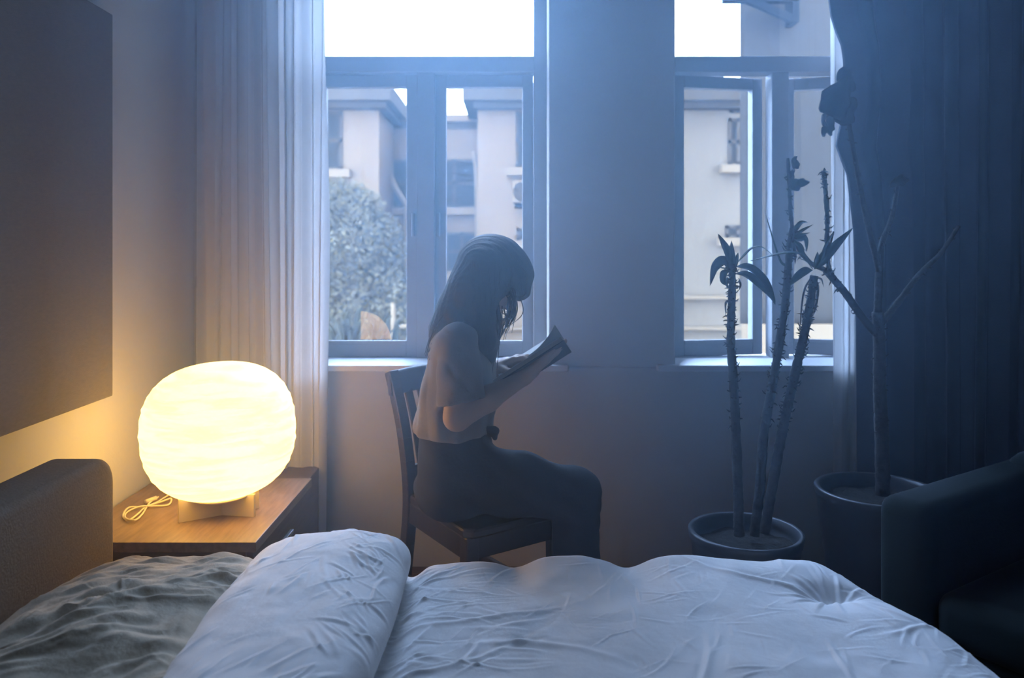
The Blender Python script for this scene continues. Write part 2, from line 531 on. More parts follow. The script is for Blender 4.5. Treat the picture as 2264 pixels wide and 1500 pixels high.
def window(n, x0, x1, mull, swing, label):
    root = bpy.data.objects.new('window_%d' % n, None)
    COL.objects.link(root)
    root.location = ((x0 + x1) / 2, GL, SILLZ)
    root.matrix_basis = Matrix.Translation(root.location)
    struct(root, label)
    fx0, fx1 = x0 - .05, x1 + .05                      # the frame sits in a rebate behind the plaster
    ix0, ix1 = x0 + .035, x1 - .053
    y0, y1 = GL - .02, GL + .06
    TZ0, TZ1 = 1.979, 2.046                            # transom
    mb = MB()
    mb.box(fx0, ix0, y0, y1, SILLZ - .05, HEADZ + .05)
    mb.box(ix1, fx1, y0, y1, SILLZ - .05, HEADZ + .05)
    mb.box(ix0, ix1, y0, y1, SILLZ - .05, .797)
    mb.box(ix0, ix1, y0, y1, HEADZ - .04, HEADZ + .05)
    mb.build('window_frame', M['frame'], root, bevel=0.003)
    MB().box(ix0, ix1, y0 - .012, y1 - .002, TZ0, TZ1).build('transom', M['frame'], root, bevel=0.004)
    MB().box(mull - .036, mull + .036, y0 - .004, y1 - .001, .797, TZ0).build('mullion', M['frame'], root, bevel=0.003)
    MB().box(ix0 - .004, ix1 + .004, GL + .02, GL + .025, TZ1 - .004, HEADZ - .036).build('pane', M['glass'], root)
    for k, (a, b) in enumerate(((ix0, mull - .036), (mull + .036, ix1))):
        g = swing[k]
        h = (a if k == 0 else b) if g else None
        s = sash(root, a + .002, b - .002, .799, TZ0 - .004, GL + .004, h, math.radians(g) * (1 if k == 0 else -1))
        if not g:
            hx = mull - .052 if k == 0 else mull + .052
            MB().box(hx - .006, hx + .006, GL - .024, GL + .006, 1.30, 1.40).build('handle', M['metal'], s, bevel=0.003)
    mb = MB().box(x0 - .075, x1 + .075, WF - .035, WF + .006, SILLZ - .012, SILLZ + .012)
    mb.box(x0, x1, WF, GL - .02, SILLZ - .012, SILLZ + .012)
    mb.build('window_sill', M['sill'], root, bevel=0.004)
    return root
window(1, *OPEN[0], -0.358, (0, 0), 'tall closed window behind the reading woman')
window(2, *OPEN[1], 1.1115, (10.0, 11.0), 'tall window with casements ajar behind the potted plant')

# haze that hangs in the room: one soft cloud, thinning out from its middle
def cloud(name, c, r, dens, label, gap):
    nu, nv = 64, 40
    vs_, fs = [], []
    for j in range(nv + 1):
        ph = math.pi * j / nv
        for i in range(nu):
            t = 2 * math.pi * i / nu
            q = (c[0] + r[0] * math.sin(ph) * math.cos(t), c[1] + r[1] * math.sin(ph) * math.sin(t), c[2] + r[2] * math.cos(ph))
            q = (min(max(q[0], WL + gap), WR - gap), min(max(q[1], WB + gap), WF - gap), min(max(q[2], gap), CEIL - gap))
            vs_.append(tuple((q[k] - c[k]) / r[k] for k in range(3)))
    for j in range(nv):
        for i in range(nu):
            fs.append((j * nu + i, j * nu + (i + 1) % nu, (j + 1) * nu + (i + 1) % nu, (j + 1) * nu + i))
    hm = bpy.data.materials.new('thin_blue_smoke')
    hm.use_nodes = True
    nt = hm.node_tree
    nt.nodes.remove(nt.nodes['Principled BSDF'])
    vsn = nt.nodes.new('ShaderNodeVolumeScatter')
    vsn.inputs['Color'].default_value = (*HAZE_COLOR, 1)
    vsn.inputs['Anisotropy'].default_value = HAZE_G
    tc = nt.nodes.new('ShaderNodeTexCoord')
    ln = nt.nodes.new('ShaderNodeVectorMath'); ln.operation = 'LENGTH'
    mr = nt.nodes.new('ShaderNodeMapRange'); mr.interpolation_type = 'SMOOTHSTEP'
    mr.inputs['From Min'].default_value = 0.0
    mr.inputs['From Max'].default_value = 1.0
    mr.inputs['To Min'].default_value = dens
    mr.inputs['To Max'].default_value = 0.0
    nt.links.new(tc.outputs['Object'], ln.inputs[0])
    nt.links.new(ln.outputs['Value'], mr.inputs['Value'])
    nt.links.new(mr.outputs['Result'], vsn.inputs['Density'])
    nt.links.new(vsn.outputs[0], nt.nodes['Material Output'].inputs['Volume'])
    me = bpy.data.meshes.new(name)
    me.from_pydata(vs_, [], fs)
    bm = bmesh.new(); bm.from_mesh(me)
    bmesh.ops.remove_doubles(bm, verts=bm.verts, dist=1e-5)
    bmesh.ops.recalc_face_normals(bm, faces=bm.faces)
    bm.to_mesh(me); bm.free()
    o = link(name, me, hm)
    o.location = c
    o.scale = r
    return tag(o, label, 'haze', kind='stuff')
cloud('haze', (-.05, 2.0, 1.62), (1.75, 1.65, 1.6), HAZE_DENSITY, 'soft blue haze drifting through the room before the windows', .011)

# ================================================================== BED
TOPZ = 0.50
bed = empty('bed', (0, 1.1, 0), 'low bed with brown upholstered headboard and grey sheet', 'bed')
MB().box(-1.0, 0.80, .42, 1.86, .12, .26).build('bed_base', M['bedwood'], bed, bevel=.01)
MB().box(-.99, 0.79, .40, 1.86, .26, .43).build('mattress', M['sheet'], bed, bevel=.045, seg=5)
for x in (-.93, .72):
    for y in (.5, 1.78):
        MB().box(x - .03, x + .03, y - .03, y + .03, 0, .125).build('leg', M['bedwood'], bed, bevel=.004)
# headboard: padded slab with large soft corners
hy0, hy1, hz0, hz1 = .30, 2.0, .06, .735
poly = []
for (cy, cz, a0) in ((hy1 - .07, hz1 - .07, 0), (hy0 + .07, hz1 - .07, 90)):
    for k in range(9):
        a = math.radians(a0 + k * 90 / 8)
        poly.append((cy + .07 * math.cos(a), cz + .07 * math.sin(a)))
poly += [(hy0, hz0), (hy1, hz0)]
mb = MB()
n = len(poly)
mb.add([(-1.14, y, z) for y, z in poly] + [(-1.0, y, z) for y, z in poly],
       [tuple(range(n - 1, -1, -1)), tuple(range(n, 2 * n))] + [(i, (i + 1) % n, n + (i + 1) % n, n + i) for i in range(n)])
mb.build('headboard', M['headboard'], bed, smooth=True, bevel=.022, seg=4)
for y in (.5, 1.8):
    MB().box(-1.1, -1.04, y - .03, y + .03, 0, .07).build('headboard_foot', M['bedwood'], bed)

def strokes(x, y, lst):
    h = np.zeros_like(x)
    for (cx, cy, ang, L, wd, amp, cur) in lst:
        dx, dy = x - cx, y - cy
        c, s = math.cos(ang), math.sin(ang)
        u = dx * c + dy * s
        v = -dx * s + dy * c - cur * u * u
        m = (np.abs(u) < 2.2 * L) & (np.abs(v) < 3.2 * wd)
        if not m.any(): continue
        uu, vv = u[m], v[m]
        h[m] += amp * np.exp(-(vv / wd) ** 2 - (uu / L) ** 2) - .45 * amp * np.exp(-((vv - 1.5 * wd) / wd) ** 2 - (uu / L) ** 2)
    return h

def rand_strokes(n, xr, yr, ang, dang, L, wd, amp, seed):
    r = np.random.default_rng(seed)
    out = []
    for _ in range(n):
        sc = r.uniform(.4, 1.3)
        out.append((r.uniform(*xr), r.uniform(*yr), ang + r.normal() * dang, L * sc, wd * r.uniform(.6, 1.5),
                    amp * r.uniform(.3, 1.2), r.normal() * 1.3))
    return out

def wrap(a, e, r):
    """arc length a past a rounded edge at e -> horizontal place and drop"""
    over = a - (e - r)
    th = np.clip(over / r, 0, math.pi / 2)
    hor = np.where(over <= 0, a, (e - r) + r * np.sin(th))
    drop = np.where(over <= 0, 0, r * (1 - np.cos(th)) + np.clip(over - r * math.pi / 2, 0, None))
    return hor, drop

# duvet: main sheet
S = np.linspace(-.42, 1.30, 620)[:, None] * np.ones((1, 560))
T = np.linspace(.36, 2.24, 560)[None, :] * np.ones((620, 1))
foot = .84 + (1.92 - np.clip(T, .4, 1.92)) * .21 + .012 * np.sin(T * 9)
Xh, d1 = wrap(S, foot, .14)
Yh, d2 = wrap(T, 1.935 + .012 * np.sin(S * 7 + 1), .055)
lst = rand_strokes(230, (-.3, .9), (.9, 1.9), .35, .6, .045, .0034, .0017, 3)
lst += rand_strokes(80, (-.3, .05), (1.1, 1.85), .25, .4, .06, .0045, .0030, 4)
lst += rand_strokes(60, (.2, .9), (1.3, 1.9), 1.4, .5, .045, .0036, .0017, 5)
lst += rand_strokes(26, (-.26, -.17), (1.2, 1.88), .1, .35, .035, .005, .0045, 15)
for k in range(13):                                     # puckers round a dent
    a = k / 13 * 2 * math.pi + .2
    lst.append((.70 + .07 * math.cos(a), 1.72 + .045 * math.sin(a), a * 1.0 if k % 2 else a + .1, .045, .0055, .0038, 0))
lst += [(-.05, 1.60, .25, .16, .009, .0042, .6), (.05, 1.50, -.2, .14, .010, .0040, -1.2), (-.12, 1.42, .45, .18, .008, .0046, .8),
        (.35, 1.42, 1.2, .10, .007, .0034, 1), (.78, 1.62, -.9, .06, .007, .005, 2), (.80, 1.56, .5, .07, .007, .0042, 2),
        (.60, 1.45, 1.5, .045, .005, .0045, 0), (.55, 1.78, -.35, .09, .008, .004, 1), (-.2, 1.5, .9, .08, .007, .005, 2)]
h = strokes(S, T, lst)
h += .007 * vnoise2(S * 5, T * 5, 1) + .004 * vnoise2(S * 12, T * 10, 2) + .0016 * vnoise2(S * 30, T * 26, 8)
far = np.exp(-((T - 1.93) / .17) ** 2)
h -= .016 * far * np.exp(-((S - .012) / .045) ** 2) + .020 * far * np.exp(-((S - .283) / .05) ** 2)
h += .010 * far * np.exp(-((S - .14) / .10) ** 2) + .016 * far * np.exp(-((S - .45) / .14) ** 2)
h -= .030 * np.exp(-(((S - .70) / .06) ** 2 + ((T - 1.73) / .035) ** 2))
h += .012 * np.exp(-(((S - .66) / .13) ** 2 + ((T - 1.84) / .06) ** 2))
h -= .03 * np.exp(-((S + .24) / .035) ** 2)            # tucks down beside the fold
up = np.clip(1 - d1 / .2, 0, 1) * np.clip(1 - d2 / .2, 0, 1)
Z = TOPZ - d1 - d2 + h * (.35 + .65 * up)
Xd = Xh + np.clip(d1, 0, .3) * .10 + .012 * np.sin(T * 16) * np.clip(d1 / .2, 0, 1)
Yd = Yh + np.clip(d2, 0, .3) * .10 + .014 * np.sin(S * 19) * np.clip(d2 / .2, 0, 1)
Z = np.maximum(Z, .13 + .01 * np.sin(S * 9))
duvet = empty('duvet', (.2, 1.2, .44), 'rumpled white cotton duvet folded back towards the headboard', 'duvet')
grid_mesh('duvet_cover', Xd, Yd, Z, M['duvet'], duvet)
# the part folded back: a fat soft roll lying across
nu, nv = 300, 420
A = np.linspace(-math.pi * .62, math.pi * .62, nu)[:, None] * np.ones((1, nv))   # around the cross-section
L = np.linspace(.36, 1.93, nv)[None, :] * np.ones((nu, 1))
q = np.clip((1.945 - L) / .10, 0, 1)
endr = np.sqrt(np.clip(1 - (1 - q) ** 2, 0, 1))        # far end rounds off
cxm = -.432 + .006 * np.sin(L * 5)
hw = (.180 + .010 * np.sin(L * 4 + 1)) * (.30 + .70 * endr)
sa, ca = np.sin(A), np.cos(A)
ssx = np.sign(sa) * np.abs(sa) ** .80
ccz = np.sign(ca) * np.abs(ca) ** .75
lean = .03 * ccz
X = cxm + hw * ssx + lean
hgt = .088 * (.12 + .88 * endr)
Zr = .475 + .02 * endr + hgt * ccz
sx = X
lst = rand_strokes(95, (-.62, -.25), (1.0, 1.93), 1.0, .5, .05, .0042, .0023, 21)
lst += rand_strokes(40, (-.36, -.25), (1.3, 1.93), 2.3, .4, .04, .0042, .0028, 22)
hh = strokes(X, L, lst) + .006 * vnoise2(X * 7, L * 5, 11) + .003 * vnoise2(X * 16, L * 12, 12) + .0013 * vnoise2(X * 40, L * 34, 13)
Zr = Zr + hh * np.clip(ca + .6, 0, 1)
X = X + hh * ssx * .6
Zr += .010 * np.exp(-((L - 1.78) / .14) ** 2) * np.clip(ca, 0, 1)
grid_mesh('folded_edge', X, L, Zr, M['duvet'], duvet)

# pillow
def pillow(name, cx, cy, cz, a, b, c, seed, label, rot=0.0):
    nu, nv = 360, 240
    u = np.linspace(-math.pi, math.pi, nu)[:, None] * np.ones((1, nv))
    v = np.linspace(-math.pi / 2, math.pi / 2, nv)[None, :] * np.ones((nu, 1))
    sp = lambda t, e: np.sign(t) * np.abs(t) ** e
    e1, e2 = .42, .85
    x = a * sp(np.cos(v), e2) * sp(np.cos(u), e1)
    y = b * sp(np.cos(v), e2) * sp(np.sin(u), e1)
    z = c * sp(np.sin(v), 1.05)
    lst = rand_strokes(130, (-a, a), (-b, b), .62, .28, .085, .0075, .0045, seed)
    lst += rand_strokes(90, (-a, a), (-b, b), .5, .6, .04, .0045, .0028, seed + 1)
    lst += rand_strokes(26, (-a, a), (-b, b), .55, .2, .16, .014, .009, seed + 2)
    hgt = strokes(x, y, lst) + .012 * vnoise2(x * 9 + 5, y * 9, seed) + .004 * vnoise2(x * 26, y * 26, seed + 3)
    z = z + hgt * np.clip(np.sin(v) + .35, 0, 1)
    X = cx + x * math.cos(rot) - y * math.sin(rot)
    Y = cy + x * math.sin(rot) + y * math.cos(rot)
    Zp = np.maximum(cz + z, .425)
    o = grid_mesh(name, X, Y, Zp, M['pillow'])
    return tag(o, label, 'pillow', 'pillows on the bed')
pillow('pillow', -.765, 1.52, .475, .255, .40, .085, 41, 'crumpled dark grey linen pillow beside the lit nightstand')

# ================================================================== NIGHTSTAND, LAMP, CORD
NZ = .455
ns = empty('nightstand', (-.96, 2.44, 0), 'low walnut nightstand carrying the glowing lamp', 'nightstand')
MB().box(-1.225, -.693, 2.14, 2.74, NZ - .028, NZ).build('top', M['walnut'], ns, bevel=.002)
MB().box(-1.21, -.725, 2.155, 3.225, .12, NZ - .028).build('body', M['walnut_dark'], ns, bevel=.002)
for z0, z1 in ((.285, .418), (.135, .272)):
    d = MB().box(-.727, -.708, 2.165, 2.715, z0, z1).build('drawer', M['walnut_dark'], ns, bevel=.002)
    MB().bar((-.700, 2.36, (z0 + z1) / 2), (-.700, 2.52, (z0 + z1) / 2), .012, .012).build('handle', M['metal'], d, bevel=.002)
for x in (-1.19, -.745):
    for y in (2.18, 2.70):
        MB().tube([(x, y, .13), (x, y, 0)], [.022, .014], 12).build('leg', M['walnut_dark'], ns)

LX, LY = -.872, 2.36
lamp = empty('table_lamp', (LX, LY, NZ), 'round ribbed glass lamp glowing warm on a crossed stand', 'lamp')
nu, nv = 72, 64
u = np.linspace(-math.pi, math.pi, nu)[:, None] * np.ones((1, nv))
v = np.linspace(-math.pi / 2, math.pi / 2, nv)[None, :] * np.ones((nu, 1))
sp = lambda t, e: np.sign(t) * np.abs(t) ** e
rip = 1 + .006 * np.sin(v * 34 + 1.6 * np.sin(u * 2 + 1) + 1.1 * np.sin(u * 3 + v * 4)) * np.cos(v) ** .5 \
    + .004 * np.sin(v * 55 + 2.3 * np.sin(u * 2.0 - 1) + 3 * v * v)
e = .78
x = .219 * sp(np.cos(v), e) * np.cos(u) * rip
y = .219 * sp(np.cos(v), e) * np.sin(u) * rip
z = .198 * sp(np.sin(v), .84)
tl = math.radians(3)
x, z = x * math.cos(tl) - z * math.sin(tl), x * math.sin(tl) + z * math.cos(tl)
LZ = NZ + .2560
grid_mesh('lamp_shade', LX + x, LY + y, LZ + z, M['lampshade'], lamp)
def stand_plate(a, b):
    """a board with a hollowed upper edge that the globe sits in"""
    a, b = Vector((*a, NZ)), Vector((*b, NZ))
    d = b - a; Ln = d.length; d.normalize()
    s = Vector((-d.y, d.x, 0)) * .006
    prof = []
    for k in range(21):
        t = k / 20
        r = (t - .5) * Ln
        prof.append((t * Ln, min(.067, .053 + .223 - math.sqrt(max(.223 ** 2 - r * r, 0)) - .006)))
    top = [a + d * t + Vector((0, 0, hz)) for t, hz in prof]
    bot = [a + d * t for t, hz in prof]
    mb = MB(); n = len(prof)
    vs_ = [p - s for p in top] + [p + s for p in top] + [p - s for p in bot] + [p + s for p in bot]
    fs = []
    for i in range(n - 1):
        fs += [(i, i + 1, n + i + 1, n + i), (2 * n + i, 3 * n + i, 3 * n + i + 1, 2 * n + i + 1),
               (i, 2 * n + i, 2 * n + i + 1, i + 1), (n + i, n + i + 1, 3 * n + i + 1, 3 * n + i)]
    fs += [(0, n, 3 * n, 2 * n), (n - 1, 3 * n - 1, 4 * n - 1, 2 * n - 1)]
    mb.add(vs_, fs).build('stand_plate', M['lampwood'], lamp, bevel=.001)
stand_plate((-.968, 2.295), (-.776, 2.425))
stand_plate((-.762, 2.345), (-.985, 2.385))
MB().lathe([(.02, .045), (.06, .050), (.09, .062), (.088, .066), (.02, .056)], (LX, LY, NZ), 40).build('collar', M['lampwood'], lamp, smooth=True)
nz = NZ + .004
P2 = lambda px, py: P(px, py, (CAMZ - nz) * FPX / (py - HORIZON)) 
cp = [Vector((LX + .02, LY - .03, nz + .045)), P2(430, 1106) + Vector((0, 0, .03)), P2(390, 1098) + Vector((0, 0, .016)), P2(365, 1100)]
cp += [P2(*q) for q in ((345, 1112), (318, 1124), (285, 1128), (272, 1141), (285, 1153), (305, 1142), (322, 1122), (355, 1113), (378, 1108),
                        (372, 1117), (340, 1122), (308, 1126), (280, 1134), (278, 1149), (298, 1156), (314, 1138), (330, 1116), (350, 1104))]
for i, q in enumerate(cp[4:]):
    q.z += .0035 * (i % 3)
MB().tube(catmull(cp, 8), .0028, 8).build('cord', M['cord'], lamp, smooth=True)
MB().tube([P2(322, 1116) + Vector((0, 0, .008)), P2(345, 1108) + Vector((0, 0, .009))], [.007, .007], 10).build('switch', M['cord'], lamp, smooth=True)

# ================================================================== WALL PANEL, CURTAINS
pn = MB().box(-1.243, -1.205, .75, 2.391, .805, 1.957).build('canvas_panel', M['panel'], bevel=.004)
tag(pn, 'large taupe canvas panel hung on the wall above the headboard', 'wall panel')

def curtain(name, x0, x1, y, z0, z1, m, pitch, amp, seed, label, lead=None, parent=None, nx=320, side=-1):
    r = np.random.default_rng(seed)
    nzr = 60
    s = np.linspace(0, 1, nx)[:, None] * np.ones((1, nzr))
    z = np.linspace(z0, z1, nzr)[None, :] * np.ones((nx, 1))
    t = (z - z0) / (z1 - z0)
    warp = s + .035 * vnoise2(s * 9, t * 1.2, seed) 
    ph = warp * (x1 - x0) / pitch * 2 * math.pi
    Y = y + amp * np.sin(ph) * (.75 + .5 * vnoise2(s * 7, t * 1.5 + 3, seed + 1)) + amp * .35 * np.sin(2.7 * ph + 1.3) + .012 * vnoise2(s * 4, t * 2, seed + 2)
    X = x0 + (x1 - x0) * s + pitch * .14 * np.sin(ph * 2)
    if lead is not None:                                # the free edge wanders
        ed = np.interp(z, [q[0] for q in lead], [q[1] for q in lead])
        w0 = np.clip(1 - s / .35, 0, 1) if side < 0 else np.clip(1 - (1 - s) / .35, 0, 1)
        X = X + ed * w0 * w0
    return tag(grid_mesh(name, X, Y, z, m), label, 'curtain')
curtain('pale_curtain', -1.205, -.700, 2.99, .02, 3.20, M['curtain_pale'], .062, .017, 5,
        'pale gauzy pleated curtain hanging behind the lamp')
curtain('sheer_curtain', 1.225, 1.50, 3.035, .03, 3.20, M['curtain_pale'], .055, .012, 9,
        'pale sheer curtain strip showing beside the dark drape', lead=[(0, 0), (3.2, 0)])
curtain('dark_drape', 1.29, 2.30, 2.955, .02, 3.20, M['curtain_dark'], .115, .028, 13,
        'heavy dark blue drape closing off the far corner',
        lead=[(.02, .02), (.95, .012), (1.32, .0), (1.55, -.03), (1.62, -.075), (1.70, -.06), (1.80, -.035), (2.0, -.045), (2.1, -.09), (2.3, -.12), (3.2, -.14)], nx=420)
rod = empty('curtain_rod', (.5, 2.99, 3.22), 'dark metal curtain rod above the windows', 'curtain rod')
MB().tube([(-1.22, 2.99, 3.22), (2.32, 2.99, 3.22)], .012, 12).build('pole', M['metal'], rod, smooth=True)
for x in (-1.15, .45, 2.25):
    MB().bar((x, 2.99, 3.22), (x, 3.1, 3.22), .02, .02).build('bracket', M['metal'], rod)
# ================================================================== CHAIR
CH = Vector((-.074, 2.52, 0)); th = math.radians(55)
Fd = Vector((math.cos(th), -math.sin(th), 0)); Sd = Vector((math.sin(th), math.cos(th), 0))
def C(f, s, z): return CH + Fd * f + Sd * (s * .83 - .034) + Vector((0, 0, z))
chair = empty('wooden_chair', CH, 'dark slat-back wooden chair under the reading woman', 'chair')
def ring(name, pts, z0, z1, bevel=.006):
    mb = MB(); n = len(pts)
    mb.add([C(f, s, z0) for f, s in pts] + [C(f, s, z1) for f, s in pts],
           [tuple(range(n - 1, -1, -1)), tuple(range(n, 2 * n))] + [(i, (i + 1) % n, n + (i + 1) % n, n + i) for i in range(n)])
    return mb.build(name, M['chair'], chair, bevel=bevel)
ring('seat', [(-.20, -.185), (.19, -.215), (.215, -.19), (.215, .19), (.19, .215), (-.20, .185)], .425, .455, .008)
for nm, a, b in (('apron', (-.18, -.175), (.19, -.195)), ('apron', (-.18, .175), (.19, .195)), ('apron', (.19, -.19), (.19, .19)), ('apron', (-.18, -.17), (-.18, .17))):
    MB().bar(C(*a, .395), C(*b, .395), .022, .065).build(nm, M['chair'], chair, bevel=.003)
for s in (-1, 1):
    MB().bar(C(.185, s * .185, .43), C(.19, s * .19, 0), .042, .042, up=Fd).build('leg', M['chair'], chair, bevel=.004)
    pts = catmull([C(-.26, s * .185, 0), C(-.215, s * .178, .25), C(-.195, s * .175, .45), C(-.225, s * .185, .66), C(-.285, s * .200, .838)], 6)
    mb = MB()
    for i in range(len(pts) - 1):
        mb.bar(pts[i], pts[i + 1] + (pts[i + 1] - pts[i]) * .08, .034, .042, up=Fd)
    mb.build('back_post', M['chair'], chair, bevel=.003)
    MB().bar(C(-.235, s * .180, .17), C(.188, s * .188, .17), .02, .03).build('stretcher', M['chair'], chair, bevel=.003)
MB().bar(C(0, -.185, .17), C(0, .185, .17), .02, .028).build('stretcher', M['chair'], chair, bevel=.003)
# curved top rail
mb = MB(); rail = []
for k in range(15):
    t = k / 14 * 2 - 1
    rail.append((-.262 - .045 * (1 - t * t), t * .222))
sec = [(-.012, 0), (.012, 0), (.014, .04), (.010, .074), (0, .082), (-.010, .074), (-.014, .04)]
vs_, fs = [], []
for i, (f, s) in enumerate(rail):
    t = i / 14 * 2 - 1
    for (df, dz) in sec:
        vs_.append(C(f + df - .10 * dz, s, .768 + dz * (1 - .12 * t ** 6) - .006 * t * t))
ns_ = len(sec)
for i in range(14):
    for k in range(ns_):
        fs.append((i * ns_ + k, i * ns_ + (k + 1) % ns_, (i + 1) * ns_ + (k + 1) % ns_, (i + 1) * ns_ + k))
fs += [tuple(range(ns_)), tuple(14 * ns_ + k for k in range(ns_))[::-1]]
mb.add(vs_, fs).build('top_rail', M['chair'], chair, smooth=True, bevel=.004)
MB().bar(C(-.205, -.175, .52), C(-.205, .175, .52), .02, .045).build('lower_rail', M['chair'], chair, bevel=.003)
for k in range(5):
    s = -.115 + k * .0575
    b0 = 1 - (s / .2) ** 2
    pts = catmull([C(-.205, s, .53), C(-.232 - .012 * b0, s * 1.04, .66), C(-.266 - .042 * b0, s * 1.08, .785)], 6)
    mb = MB()
    for i in range(len(pts) - 1):
        mb.bar(pts[i], pts[i + 1] + (pts[i + 1] - pts[i]) * .06, .028, .011, up=Fd)
    mb.build('slat', M['chair'], chair, bevel=.002)

# ================================================================== WOMAN READING
WY = 2.44
person = empty('person', (0, WY, 0), 'woman in taupe t-shirt and black trousers reading a book by the window', 'person')
W_ = lambda px, py, Y=WY: np.array(P(px, py, Y))
ca40, sa40 = math.cos(math.radians(38)), math.sin(math.radians(38))
fdir = np.array([ca40, -.05, -sa40]); fdir /= np.linalg.norm(fdir)
udir = np.array([sa40, 0, ca40]); udir -= fdir * (udir @ fdir); udir /= np.linalg.norm(udir)
ldir = np.cross(udir, fdir)
hc = W_(1086, 609)
H = lambda f, s, u: hc + fdir * f + ldir * s + udir * u
NY, FY = WY - .165, WY + .165
rs, re_, rw = W_(1012, 762, NY), W_(1010, 924, NY - .02), W_(1158, 834, 2.335)
ls, le, lw = W_(1030, 762, FY), W_(1045, 900, FY + .02), W_(1105, 815, 2.56)
# book frame
bd = np.array([.845, 0, .535]); bd /= np.linalg.norm(bd)
bn = np.array([-bd[2], 0, bd[0]])
bo = W_(1190, 795, 2.44) - np.array([0, 0, .040])                                # middle of the spine

B = Field((-.36, 2.12, 0.0), (.42, 2.74, 1.32), .004)
# head
B.ell(H(0, 0, .012), (.092, .072, .094), fdir, udir, .01)
B.ell(H(.030, 0, -.045), (.062, .058, .072), fdir, udir, .03)          # face
B.ell(H(.058, 0, -.100), (.026, .030, .020), fdir, udir, .025)         # chin
B.cap(H(.088, 0, -.012), H(.106, 0, -.042), .007, .011, .010)          # nose
B.ell(H(.098, 0, -.046), (.010, .014, .008), fdir, udir, .008)
for s in (-1, 1):
    B.ell(H(.088, s * .031, -.006), (.014, .016, .010), fdir, udir, .010, sub=True)   # eye socket
    B.ell(H(.076, s * .031, -.007), (.013, .014, .011), fdir, udir, .004)             # eyelid
    B.ell(H(-.005, s * .074, -.020), (.018, .007, .030), fdir, udir, .006)            # ear
    B.cap(H(.082, s * .014, .014), H(.074, s * .048, .012), .006, .005, .010)         # brow
B.cap(H(.090, -.016, -.071), H(.090, .016, -.071), .007, .007, .006)   # lips
B.cap(H(.087, -.014, -.083), H(.087, .014, -.083), .007, .007, .006)
# neck and trunk
nb = W_(1008, 738)
B.cap(H(-.035, 0, -.06), nb, .050, .054, .02)
B.chain([W_(1012, 760), W_(1016, 830), W_(1006, 935), W_(1004, 1055)], [.070, .082, .078, .088], .03, sy=.62)
B.cap(np.array([nb[0], NY + .03, nb[2] - .03]), np.array([nb[0], FY - .03, nb[2] - .03]), .042, .042, .03)
# arms
B.chain([rs, re_], [.044, .036], .02)
B.chain([re_, (re_ * .55 + rw * .45), rw], [.037, .036, .024], .015)
B.chain([ls, le], [.044, .036], .02)
B.chain([le, (le * .55 + lw * .45), lw], [.037, .036, .024], .015)
# legs
for s, ky in ((-1, WY - .085), (1, WY + .085)):
    hip, knee, ank = W_(1000, 1068, ky), W_(1272, 1090, ky), W_(1262, 1090, ky)
    ank = np.array([ank[0], ky, .085])
    B.chain([hip, knee, ank], [.075, .052, .035], .03)
    B.cap(ank, ank + [.12, 0, -.045], .034, .026, .02)

def hand(F, wr, d, n, s, curl, spread=.0, thumb=(.6, .75, -.25), tcurl=.35, scale=1.0):
    """palm and five fingers: d along the fingers, n the back of the hand, s the thumb's side"""
    d, n, s = [np.array(q, float) / np.linalg.norm(q) for q in (d, n, s)]
    k = scale
    offs = [(.029, .084, .072), (.0095, .088, .080), (-.0105, .084, .074), (-.0285, .075, .058)]
    F.cap(wr, wr + d * .03 * k, .023, .022, .012)
    for i, (so, kn, fl) in enumerate(offs):
        base = wr + s * so * .65 * k + d * .015 * k
        kp = wr + s * so * k + d * kn * k - n * .003 * abs(i - 1)
        F.cap(base, kp, .0135 * k, .0105 * k, .012)
        p = kp; ang = 0; dd = d + s * spread * (1.2 - i)
        dd = dd / np.linalg.norm(dd)
        for j, (fr, rr) in enumerate(((.46, .0092), (.31, .0084), (.25, .0076))):
            ang += curl[i] * (.8, 1.1, .7)[j]
            v = dd * math.cos(ang) - n * math.sin(ang)
            q2 = p + v * fl * fr * k
            F.cap(p, q2, rr * k, (rr - .0007) * k, .004)
            p = q2
    tb = wr + d * .018 * k + s * .022 * k
    v = d * thumb[0] + s * thumb[1] + n * thumb[2]
    v = v / np.linalg.norm(v)
    p = tb
    for j, (ln, rr) in enumerate(((.040, .014), (.034, .0105), (.027, .0092))):
        q2 = p + v * ln * k
        F.cap(p, q2, rr * k, (rr - .0012) * k, .006)
        p = q2
        v = v * math.cos(tcurl) + d * math.sin(tcurl); v = v / np.linalg.norm(v)
# near hand lies under the cover, fingers reaching up its outside, thumb along the near edge
hand(B, rw, bd * .96 + np.array([0, .28, 0]), -bn, np.array([0, -1, 0]) + bn * .2, (.12, .14, .16, .22), thumb=(.95, .22, -.15), tcurl=.1)
# far hand rests on the page, fingers bent
hand(B, lw + np.array([0, -.01, .006]), bd * .8 + np.array([.0, -.55, 0]), bn, np.array([-.5, -.75, 0]) * 1.0, (.35, .42, .46, .5), thumb=(.6, .6, -.5))
B.mesh('body', M['skin'], person)

